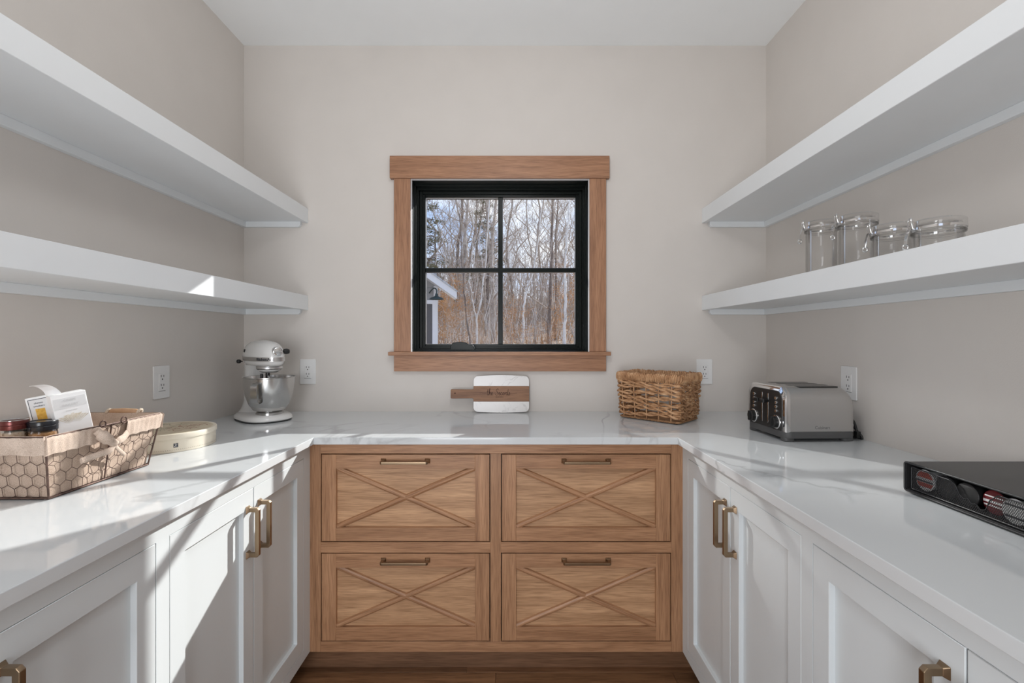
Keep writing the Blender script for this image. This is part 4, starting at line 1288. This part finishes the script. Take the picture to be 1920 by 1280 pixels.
for i in range(13):     # fan of crisps printed on the front
    a = math.radians(-42 + 84 * i / 12)
    r0, r1 = .013, .041 + .002 * math.sin(i * 2.3)
    dx_, dy_ = math.sin(a), math.cos(a)
    px_, py_ = -dy_ * .0030, dx_ * .0030
    pr.add([(dx_ * r0 - px_ * .4 * -1, -.022 + dy_ * r0, .0006), (dx_ * r0 + px_ * .4, -.022 + dy_ * r0, .0006), (dx_ * r1 + px_, -.022 + dy_ * r1 * .82, .0006 + i * 1e-5), (dx_ * r1 - px_, -.022 + dy_ * r1 * .82, .0006 + i * 1e-5)], [(0, 1, 2, 3)], cmx)
make('printed_crisps', pr, M['palebeige'], root)
tx_ = MB()
for s_, sz, yy in (('CRISPS', .0080, h_ / 2 - .017), ('BAKERY', .0088, h_ / 2 - .029)):
    q = text_mesh(s_, sz, .0001); tx_.add([v + Vector((0, yy, .0006)) for v in q.v], q.f, cmx)
q = text_mesh('artisan crisps', .0042, .0001); tx_.add([v + Vector((0, h_ / 2 - .043, .0004)) for v in q.v], q.f, cmx)
make('lettering', tx_, M['greyprint'], root)
c1 = W(79, 762, 1.165)
w2, h2, d2_ = .046, .105, .02
root2, cm2 = carton(c1 - Vector((0, 0, .026)), w2, h2, d2_, math.radians(-62), math.radians(11), 'small_carton', 'small grey-framed carton with a yellow cracker picture, behind the jars in the wire basket')
make('carton_body', MB().box(-w2 / 2, w2 / 2, -h2 / 2, h2 / 2, -d2_, 0, cm2), M['paper'], root2, bevel=.0008, segs=1)
b = MB()
for (x0, x1, y0, y1) in ((-.019, .019, h2 / 2 - .0065, h2 / 2 - .005), (-.019, -.0178, -h2 / 2 + .005, h2 / 2 - .0065), (.0178, .019, -h2 / 2 + .005, h2 / 2 - .0065)):
    b.box(x0, x1, y0, y1, 0, .0004, cm2)
make('printed_frame', b, M['ink'], root2)
make('grey_field', MB().box(-.0178, .0178, -h2 / 2 + .005, h2 / 2 - .0065, 0, .0002, cm2), M['palegrey'], root2)
make('printed_cracker', MB().box(-.0085, .0095, -.026, .022, .0002, .0006, cm2), M['yellow'], root2)
q = text_mesh('cheese', .0062, .0001); q2 = text_mesh('crackers', .0062, .0001)
make('lettering', MB().add([v + Vector((0, .037, .0006)) for v in q.v], q.f, cm2).add([v + Vector((0, .029, .0006)) for v in q2.v], q2.f, cm2), M['ink'], root2)

# ================================================================== ROUND TIN
tin_c = Vector((-1.180, 1.566, CT)); R_ = .1365
tin = thing('round_box', tin_c, 'low round cream box with a black square logo, behind the wire basket', 'box')
make('box_body', MB().lathe([(0, 0), (R_ - .003, 0), (R_ - .001, .001), (R_ - .001, .044), (0, .044)], 72), M['cream'], tin, world=False, smooth=40)
lid_ = make('lid', MB().lathe([(R_ - .001, .0425), (R_ + .0015, .0425), (R_ + .0018, .0445), (R_ + .0018, .057), (R_, .0595), (R_ - .004, .0600), (R_ - .006, .0592), (0, .0592)], 72), M['cream'], tin, world=False, smooth=40)
make('printed_top', MB().lathe([(0, .0594), (R_ - .010, .0594), (R_ - .010, .0590)], 60), M['tintop'], lid_, world=False)
def strokes(n, cx, cy, sx, sy, seed, zed=.0597):
    r2 = random.Random(seed); sb_ = MB()
    for i in range(n):
        x, y = cx + r2.uniform(-sx, sx), cy + r2.uniform(-sy, sy)
        pts = [(x, y, zed)]
        a = r2.uniform(0, 6.28)
        for k_ in range(4):
            a += r2.uniform(-.9, .9); x += .010 * math.cos(a); y += .010 * math.sin(a)
            if math.hypot(x, y) > R_ - .014: break
            pts.append((x, y, zed))
        if len(pts) > 2: sb_.tube(smooth_path(pts, 3), r2.uniform(.0006, .0018), 4, flat=.15, up=(0, 0, 1))
    return sb_
make('printed_sprig', strokes(26, .055, .015, .045, .05, 3), M['print_red'], lid_, world=False)
make('printed_leaves', strokes(16, -.04, .02, .035, .05, 5), M['print_green'], lid_, world=False)
make('printed_script', strokes(12, -.045, -.06, .05, .025, 9), M['print_brown'], lid_, world=False)
def on_tin(a, z, o_=0.0): return Vector(((R_ - .001 + o_) * math.cos(a), (R_ - .001 + o_) * math.sin(a), z))
st_ = MB()
for i in range(150):
    a = 2 * PI * i / 150
    st_.add([on_tin(a, .0085, .0002), on_tin(a + .018, .0085, .0002), on_tin(a + .018, .0095, .0002), on_tin(a, .0095, .0002)], [(0, 1, 2, 3)])
make('stitch_line', st_, M['print_brown'], tin, world=False)
# logo square facing the camera
la = math.atan2(-1.0, .975)
lg = MB()
dA = .0062 / R_
for i in range(6):
    a0, a1 = la - dA + 2 * dA * i / 6, la - dA + 2 * dA * (i + 1) / 6
    lg.add([on_tin(a0, .0165, .0005), on_tin(a1, .0165, .0005), on_tin(a1, .0295, .0005), on_tin(a0, .0295, .0005)], [(0, 1, 2, 3)])
logo = make('logo_square', lg, M['ink'], tin, world=False)
zl = [(-.7, .75), (.05, .8), (.15, .65), (-.35, -.1), (-.75, -.7), (-.3, -.55), (0, -.45), (.1, -.2), (.2, -.5), (.4, -.3), (.5, -.55), (.8, -.5)]
make('logo_script', MB().tube(smooth_path([on_tin(la + x * dA * .9, .023 + y * .0058, .0008) for x, y in zl], 4), .00055, 5).tube([on_tin(la + x * dA, .023 + y * .0058, .0008) for x, y in ((.1, .1), (.8, .75))], .0003, 4), M['paper'], logo, world=False)

# ================================================================== OUTDOORS
def gz(x, y):
    return 0.25 + max(0, y - 16) * .115 + .15 * math.sin(x * .3) * math.sin(y * .21)
gb = MB(); gv = []; NX, NY = 40, 40
for j in range(NY + 1):
    for i in range(NX + 1):
        y = 4 + (110 - 4) * (j / NY) ** 1.3; x = (-1 + 2 * i / NX) * (14 + y * .75)
        gv.append((x, y, (gz(x, y) if y > 12 else -.4 + .65 * (y - 4) / 8)))
gb.add(gv, [(j * (NX + 1) + i, j * (NX + 1) + i + 1, (j + 1) * (NX + 1) + i + 1, (j + 1) * (NX + 1) + i) for j in range(NY) for i in range(NX)])
struct('ground', gb, M['ground'], 'leaf-strewn woodland slope outside the window', smooth=80)

# neighbouring wing of the house
HYd = 9.0
def hw_(px, py, Y=HYd): return W(px, py, Y)
wing = thing('garage_wing', (hw_(819, 600).x, HYd, -.4), 'pale gabled wing of a house seen through the lower left pane', 'building')
cxh = hw_(819, 600).x
eave = hw_(853, 548)
slope = .70
pk = -3.9
b = MB()
zt_c = eave.z + slope * (eave.x - cxh) - .13
zt_p = eave.z + slope * (eave.x - pk) - .13
wl_ = 2 * pk - cxh
poly = [(cxh, -.4), (cxh, zt_c), (pk, zt_p), (wl_, zt_c), (wl_, -.4)]
b.rings([[(x, y, z) for x, z in poly] for y in (HYd, HYd + 5)], True)
make('siding', b, M['siding'], wing)
for i in range(1, 12):
    z = -.4 + i * .3
    if z < zt_c: make('siding_board', MB().box(wl_, cxh, HYd - .012, HYd, z, z + .285), M['siding'], wing)
def rake(s_):
    x0, x1 = (eave.x, pk) if s_ > 0 else (2 * pk - eave.x, pk)
    return x0, x1
for s_ in (1, -1):
    x0, x1 = rake(s_)
    z0, z1 = eave.z, eave.z + slope * abs(x1 - x0)
    b = MB().rings([[(x0, y, z0 - .15), (x0, y, z0), (x1, y, z1), (x1, y, z1 - .18)] for y in (HYd - .34, HYd - .30)], True)
    make('rake_board', b, M['trimwhite'], wing)
    b = MB().rings([[(x0, y, z0 - .14), (x0, y, z0 - .11), (x1, y, z1 - .13), (x1, y, z1 - .16)] for y in (HYd - .30, HYd)], True)
    make('soffit', b, M['trimwhite'], wing)
    b = MB().rings([[(x0 + s_ * .01, y, z0 - .02), (x0 + s_ * .01, y, z0 + .012), (x1, y, z1 + .02), (x1, y, z1 - .02)] for y in (HYd - .36, HYd + .02)], True)
    ke = abs(cxh + .02 - eave.x) * slope
    b.rings([[(x0 - s_ * (eave.x - cxh - .02), y, z0 + ke - .02), (x0 - s_ * (eave.x - cxh - .02), y, z0 + ke + .012), (x1, y, z1 + .02), (x1, y, z1 - .02)] for y in (HYd + .02, HYd + 5)], True)
    make('roof', b, M['roof'], wing)
make('corner_board', MB().box(hw_(813, 0).x, cxh + .02, HYd - .03, HYd + .05, -.4, zt_c), M['trimwhite'], wing)
dx1 = hw_(810.5, 0).x
b = MB().box(dx1, dx1 + .10, HYd - .045, HYd, -.4, hw_(0, 563).z).box(dx1 - 2.3, dx1, HYd - .045, HYd, hw_(0, 570).z, hw_(0, 563).z)
make('door_trim', b, M['trimwhite'], wing)
make('door_leaf', MB().box(dx1 - 2.3, dx1, HYd - .03, HYd - .013, -.4, hw_(0, 570).z), M['doorglass'], wing)
wing.rotation_euler = (0, 0, math.radians(13))
# barn light
lc = hw_(818.5, 560, HYd - .35)
bl = thing('barn_light', (lc.x, HYd - .013, lc.z), 'dark green gooseneck barn light on the wing under its eave', 'wall lamp')
sh = [(.0, .105), (.022, .10), (.030, .06), (.045, .045), (.10, .025), (.135, .0), (.139, -.012), (.133, -.012), (.10, .018), (0, .03)]
make('lamp_shade', MB().lathe(sh, 28, T(lc.x, lc.y, lc.z)), M['lampgreen'], bl, smooth=50)
make('gooseneck', MB().tube(smooth_path([(lc.x, lc.y, lc.z + .10), (lc.x, lc.y, lc.z + .17), (lc.x - .06, lc.y + .08, lc.z + .21), (lc.x - .16, HYd - .10, lc.z + .17), (lc.x - .20, HYd - .02, lc.z + .13)], 5), .012, 8), M['lampgreen'], bl, smooth=60)
make('wall_rose', MB().lathe([(0, 0), (.05, 0), (.045, .02), (0, .03)], 18, frame((lc.x - .20, HYd - .012, lc.z + .13), (1, 0, 0), (0, 0, 1), (0, -1, 0))), M['lampgreen'], bl, smooth=50)

# ---- trees
def limb(mb, p, d, L, r, lev, R, maxlev, up=.25, kids=(6, 4, 3, 2), tips=None, wig=.22):
    n = 6 if lev < 2 else 4
    wig = wig if lev < 2 else wig * 1.5
    pts = [Vector(p)]; dd = Vector(d).normalized()
    for i in range(n):
        dd = (dd + Vector((R.uniform(-wig, wig), R.uniform(-wig, wig), R.uniform(-wig * .5, wig * .5) + up * .38))).normalized()
        pts.append(pts[-1] + dd * (L / n))
    rad = [max(.0045, r * (1 - .75 * i / n)) for i in range(n + 1)]
    mb.tube(pts, rad, 5 if lev == 0 else (4 if lev == 1 else 3))
    if tips is not None and lev >= maxlev - 1: tips.extend(pts[1:])
    if lev < maxlev:
        for k_ in range(kids[min(lev, len(kids) - 1)]):
            t_ = R.uniform(.25, 1.0); i = min(int(t_ * n), n - 1)
            q = pts[i].lerp(pts[i + 1], t_ * n - i)
            a = (pts[i + 1] - pts[i]).normalized()
            sd = Vector((R.uniform(-1, 1), R.uniform(-1, 1), R.uniform(-.4, .7)))
            sd = (sd - a * sd.dot(a))
            if sd.length < .1: continue
            nd = (a * R.uniform(.55, .95) + sd.normalized() * R.uniform(.5, .9)).normalized()
            limb(mb, q, nd, L * R.uniform(.42, .68), rad[i] * .58, lev + 1, R, maxlev, up, kids, tips, wig)

def tree(name, loc, trunks, r, bark, label, seed, nb=11, maxlev=3, blen=2.4, first=.25, group=None, up=.35, leaves=None):
    """trunks: list of local polylines, the first the main stem; branches spring from each."""
    R = random.Random(seed)
    root = thing(name, loc, label, 'tree', group)
    tb, bm_ = MB(), MB(); tips = []
    for ti, path in enumerate(trunks):
        pp = smooth_path(path, 4); n = len(pp)
        r0 = r if ti == 0 else r * .72
        for q in pp: q += Vector((R.uniform(-.025, .025), R.uniform(-.025, .025), 0))
        tb.tube(pp, [r0 * (1 - .72 * i / n) for i in range(n)], 7)
        H = pp[-1].z
        for k_ in range(nb if ti == 0 else max(3, int(nb * .6))):
            t_ = first + (1 - first) * (k_ + R.random()) / nb if ti == 0 else R.uniform(.2, 1)
            i = min(int(t_ * (n - 1)), n - 2)
            a = R.uniform(0, 2 * PI)
            d = Vector((math.cos(a), math.sin(a), R.uniform(.25, 1.1)))
            limb(bm_, pp[i], d, blen * R.uniform(.6, 1.15) * (1.15 - .55 * t_), r0 * (1 - .72 * t_) * .45, 1, R, maxlev, up, (0, 5, 4, 3), tips)
    make('trunk', tb, bark, root, world=False, smooth=60)
    make('branches', bm_, M['twig'], root, world=False)['kind'] = 'stuff'
    if leaves:
        lb = MB()
        for p in tips:
            for _ in range(leaves):
                c = p + Vector((R.gauss(0, .10), R.gauss(0, .10), R.gauss(0, .09)))
                u = Vector((R.uniform(-1, 1), R.uniform(-1, 1), R.uniform(-1, 1))).normalized() * R.uniform(.014, .028)
                v = u.cross(Vector((R.uniform(-1, 1), R.uniform(-1, 1), R.uniform(-1, 1)))).normalized() * R.uniform(.010, .019)
                lb.add([c - u, c + v, c + u, c - v], [(0, 1, 2, 3)])
        make('dry_leaves', lb, M['leaf'], root, world=False)['kind'] = 'stuff'
    return root
def at(px, Y):
    x = (px - 960) * Y / F
    return Vector((x, Y, gz(x, Y) if Y > 12 else 0))
def lp(base, pts):   # pixel polyline at the tree's own distance, into local coordinates
    Y = base.y
    return [Vector((0, 0, -.2))] + [W(px, py, Y) - base for px, py in pts]
B = at(869, 21)
tree('grey_oak', B, [lp(B, [(868, 600), (866, 520), (872, 440), (877, 380), (880, 250), (884, 120)]), lp(B, [(869, 560), (874, 470), (868, 430), (858, 390), (850, 330), (840, 220)])], .105, M['barkgrey'], 'bare grey tree with two rising stems behind the upper left pane', 11, 12, 3, 2.6)
B = at(878, 17)
tree('leaning_sapling', B, [lp(B, [(881, 640), (876, 600), (870, 545), (866, 480), (862, 400)])], .045, M['barkdark'], 'thin dark leaning tree low in the left panes', 12, 7, 3, 1.2)
B = at(894, 19)
tree('forked_birch', B, [lp(B, [(894, 640), (894, 600), (902, 560), (905, 535), (912, 470), (918, 380), (922, 260)]), lp(B, [(894, 615), (893, 597), (888, 575), (882, 540), (880, 520), (886, 470), (889, 380)])], .05, M['birch'], 'white birch forking into a V in the lower left pane', 13, 9, 3, 1.6, .45)
B = at(925, 23)
tree('pale_maple', B, [lp(B, [(924, 600), (922, 520), (924, 440), (928, 390), (935, 330), (940, 180)]), lp(B, [(923, 520), (916, 450), (914, 390), (908, 300)])], .125, M['barkgrey'], 'thick pale grey tree just left of the upright window bar', 14, 12, 3, 2.8)
B = at(910, 26)
tree('slender_maple', B, [lp(B, [(910, 600), (909, 500), (914, 430), (921, 350), (930, 200)])], .07, M['barkgrey'], 'slender brown tree between the birch and the thick pale tree', 15, 12, 3, 2.2)
B = at(982, 18)
tree('curved_birch', B, [lp(B, [(982, 640), (981, 590), (985, 560), (992, 530), (1002, 500), (1008, 450), (1018, 380), (1030, 280)])], .05, M['birch'], 'white birch bending to the right in the lower right pane', 16, 10, 3, 1.6, .4)
B = at(1003, 22)
tree('brown_maple', B, [lp(B, [(1003, 600), (1001, 520), (1006, 460), (1015, 410), (1022, 340), (1036, 200)]), lp(B, [(1002, 560), (997, 480), (988, 420), (984, 330), (976, 220)])], .075, M['barkgrey'], 'brown many-branched tree behind the bending birch', 17, 13, 3, 2.6)
B = at(1030, 20)
tree('dark_oak', B, [lp(B, [(1029, 620), (1032, 540), (1035, 460), (1036, 380), (1038, 250), (1036, 120)])], .095, M['barkdark'], 'dark upright tree in the right panes, left of the white trunk', 18, 13, 3, 2.6)
B = at(1041, 25)
tree('dark_ash', B, [lp(B, [(1041, 600), (1043, 520), (1042, 440), (1046, 370), (1050, 200)])], .085, M['barkdark'], 'second dark tree right beside the dark upright one', 19, 12, 3, 2.4)
B = at(1059, 18)
tree('white_lit_tree', B, [lp(B, [(1058, 640), (1060, 580), (1060, 520), (1064, 440), (1068, 370), (1072, 220)])], .075, M['birch'], 'white-lit straight trunk near the right edge of the window', 20, 10, 3, 2.0, .3)  # sunlight on this trunk is put into its colour with the white bark
B = at(838, 24)
tree('crooked_maple', B, [lp(B, [(842, 600), (846, 540), (843, 490), (834, 460), (822, 430), (812, 395), (806, 330)]), lp(B, [(845, 530), (850, 480), (846, 440), (842, 390), (846, 300)])], .06, M['barkgrey'], 'crooked bare tree above the pale wing of the house', 21, 11, 3, 2.3)
# the rest of the wood: four kinds of bare tree repeated behind
protos = []
for k_, (H, r, bk, nb, bl_) in enumerate(((13, .11, 'barkgrey', 14, 3.0), (15, .13, 'barkdark', 15, 3.2), (11, .08, 'barkgrey', 15, 2.6), (12, .07, 'birch', 13, 2.2))):
    R = random.Random(40 + k_)
    path = [(0, 0, -.3)] + [(R.uniform(-.25, .25) * i, R.uniform(-.2, .2) * i, H * i / 6) for i in range(1, 7)]
    x, Y = ((-6.0, 34), (6.5, 38), (2.5, 33), (-2.0, 36))[k_]
    lab = ('tall bare grey tree in the wood beyond the window', 'tall dark bare tree in the wood beyond the window', 'bushy bare grey tree in the wood beyond the window', 'slim white-barked tree in the wood beyond the window')[k_]
    grp = ('tall grey trees of the wood', 'dark trees of the wood', 'bushy grey trees of the wood', 'white-barked trees of the wood')[k_]
    protos.append(tree('forest_tree', (x, Y, gz(x, Y)), [path], r, M[bk], lab, 50 + k_, nb, 3, bl_, .12, grp))
R = random.Random(99)
spots = []
for i in range(46):
    Y = 29 + 44 * (i / 46) + R.uniform(-2, 2)
    lo, hi = -.42 * Y, .36 * Y
    x = R.uniform(-.22, .19) * Y if i % 3 else R.uniform(lo, hi)
    spots.append((x, Y))
for i, (x, Y) in enumerate(spots):
    s_ = R.uniform(.75, 1.15)
    copy_tree(protos[[0, 2, 1, 2, 0, 3, 2, 1][i % 8]], (x, Y, gz(x, Y)), R.uniform(0, 6.28), scale=(s_, s_, s_))
# pines
def pine(loc, H, label, seed, group=None, low=.25, blen=2.3):
    R = random.Random(seed)
    root = thing('pine_tree', loc, label, 'tree', group)
    make('trunk', MB().tube([(0, 0, -.3), (.1, 0, H * .5), (0, .1, H)], [.16, .11, .03], 7), M['barkdark'], root, world=False, smooth=60)
    bm_, nb_ = MB(), MB()
    for k_ in range(42):
        t_ = low + (1 - low) * k_ / 42; z = H * t_
        a = R.uniform(0, 6.28); L = blen * (1.1 - t_ * .85) * R.uniform(.7, 1.2)
        pts = [Vector((0, 0, z)) + Vector((math.cos(a), math.sin(a), 0)) * (L * q) + Vector((0, 0, .12 * L * math.sin(q * 4))) for q in (0, .3, .6, 1)]
        bm_.tube(pts, [.03, .022, .015, .008], 4)
        for _ in range(34):
            q = R.uniform(.35, 1.0); c = pts[0].lerp(pts[3], q) + Vector((R.gauss(0, .16), R.gauss(0, .16), R.gauss(.03, .07)))
            for _n in range(5):
                u = Vector((R.uniform(-1, 1), R.uniform(-1, 1), R.uniform(-.3, 1))).normalized() * .14
                v = u.cross(Vector((R.uniform(-1, 1), R.uniform(-1, 1), 1))).normalized() * .016
                nb_.add([c - v, c + v, c + u], [(0, 1, 2)])
    make('boughs', bm_, M['barkdark'], root, world=False)
    make('needles', nb_, M['needle'], root, world=False)['kind'] = 'stuff'
    return root
p = at(792, 24); pine(p, 10.5, 'tall pine at the left edge of the window, its top bough crossing the sky', 71, None, .2, 2.2)
p = at(815, 33); pine(p, 7.2, 'shorter pine behind the roof of the pale wing', 72, None, .1, 2.4)
p = at(912, 31); pine(p, 10.0, 'pine partly hidden behind the thick pale grey tree', 73, None, .3, 1.8)
# saplings still holding rusty leaves
def sapling(loc, H, label, seed, leaves, group):
    R = random.Random(seed)
    path = [(0, 0, -.1), (.05, 0, H * .3), (R.uniform(-.2, .2), .1, H * .65), (R.uniform(-.3, .3), 0, H)]
    return tree('leafy_sapling', loc, [path], .03, M['barkgrey'], label, seed, 9, 2, 1.05, .15, group, .15, leaves)
s1 = sapling(at(845, 15.5), 2.6, 'young beech holding rusty orange leaves beside the pale wing', 81, 8, 'rust-leaved saplings')
s2 = sapling(at(975, 17), 2.2, 'low young beech with tan leaves under the bending birch', 82, 4, 'rust-leaved saplings')
more = [(830, 14.5, .9), (852, 18, 1.0), (858, 22, 1.15), (838, 19, 1.1), (956, 16, .65), (968, 21, .8), (1005, 16.5, .55), (1068, 24, 1.4), (1074, 19, 1.1), (1045, 21, .7), (905, 20, .55), (780, 18, 1.1), (1100, 21, 1.2), (1130, 18, 1.0), (885, 23, .7), (1030, 17, .5)]
R = random.Random(5)
for i, (px, Y, s_) in enumerate(more):
    copy_tree(s1 if i % 2 else s2, at(px, Y), R.uniform(0, 6.28), 'rust-leaved sapling in the undergrowth outside the window', scale=(s_, s_, s_))
# undergrowth: tangles nobody could count
M['brushsunlit'] = random_mat('sunlit_twigs', [(0.45, 0.40, 0.35), (0.66, 0.61, 0.56), (0.82, 0.79, 0.75)], 0.9, 2)  # paler copy of the brush colour, sunlight painted into the twigs
M['brushrust'] = random_mat('rusty_twigs', [(0.25, 0.12, 0.05), (0.40, 0.23, 0.11), (0.52, 0.34, 0.19)], 0.9, 2)
for mk, cnt, ya, yb, lab, seed in (('brush', 4200, 30, 66, 'tangle of brown brush and twigs along the edge of the wood', 3), ('brushsunlit', 900, 17, 45, 'pale sunlit twigs among the trunks of the wood', 4), ('brushrust', 1300, 17, 60, 'rust-coloured low brush at the foot of the trees', 6)):
    R = random.Random(seed); ub = MB()
    for i in range(cnt):
        Y = ya + (yb - ya) * R.random() ** 1.1; x = R.uniform(-.32, .27) * Y
        z = gz(x, Y)
        h = R.uniform(1.5, 5.0) if mk == 'brush' else (R.uniform(.8, 2.6) if mk == 'brushsunlit' else R.uniform(.4, 1.3) * (1 + .03 * (Y - 17)))
        lx, ly = R.gauss(0, .22) * h, R.gauss(0, .2) * h
        p0 = Vector((x, Y, z + (R.uniform(0, 4.0) * (i % 2) if mk != 'brushrust' else 0))); p1 = p0 + Vector((lx * .4 + R.uniform(-.1, .1), ly * .4, h * .5)); p2 = p0 + Vector((lx, ly, h * R.uniform(.5, 1)))
        ub.tube([p0, p1, p2], [R.uniform(.010, .022) * (1 + .02 * (Y - 17)), .011, .006], 3)
    tag(make('undergrowth', ub, M[mk], None), lab, 'undergrowth', None, 'stuff')
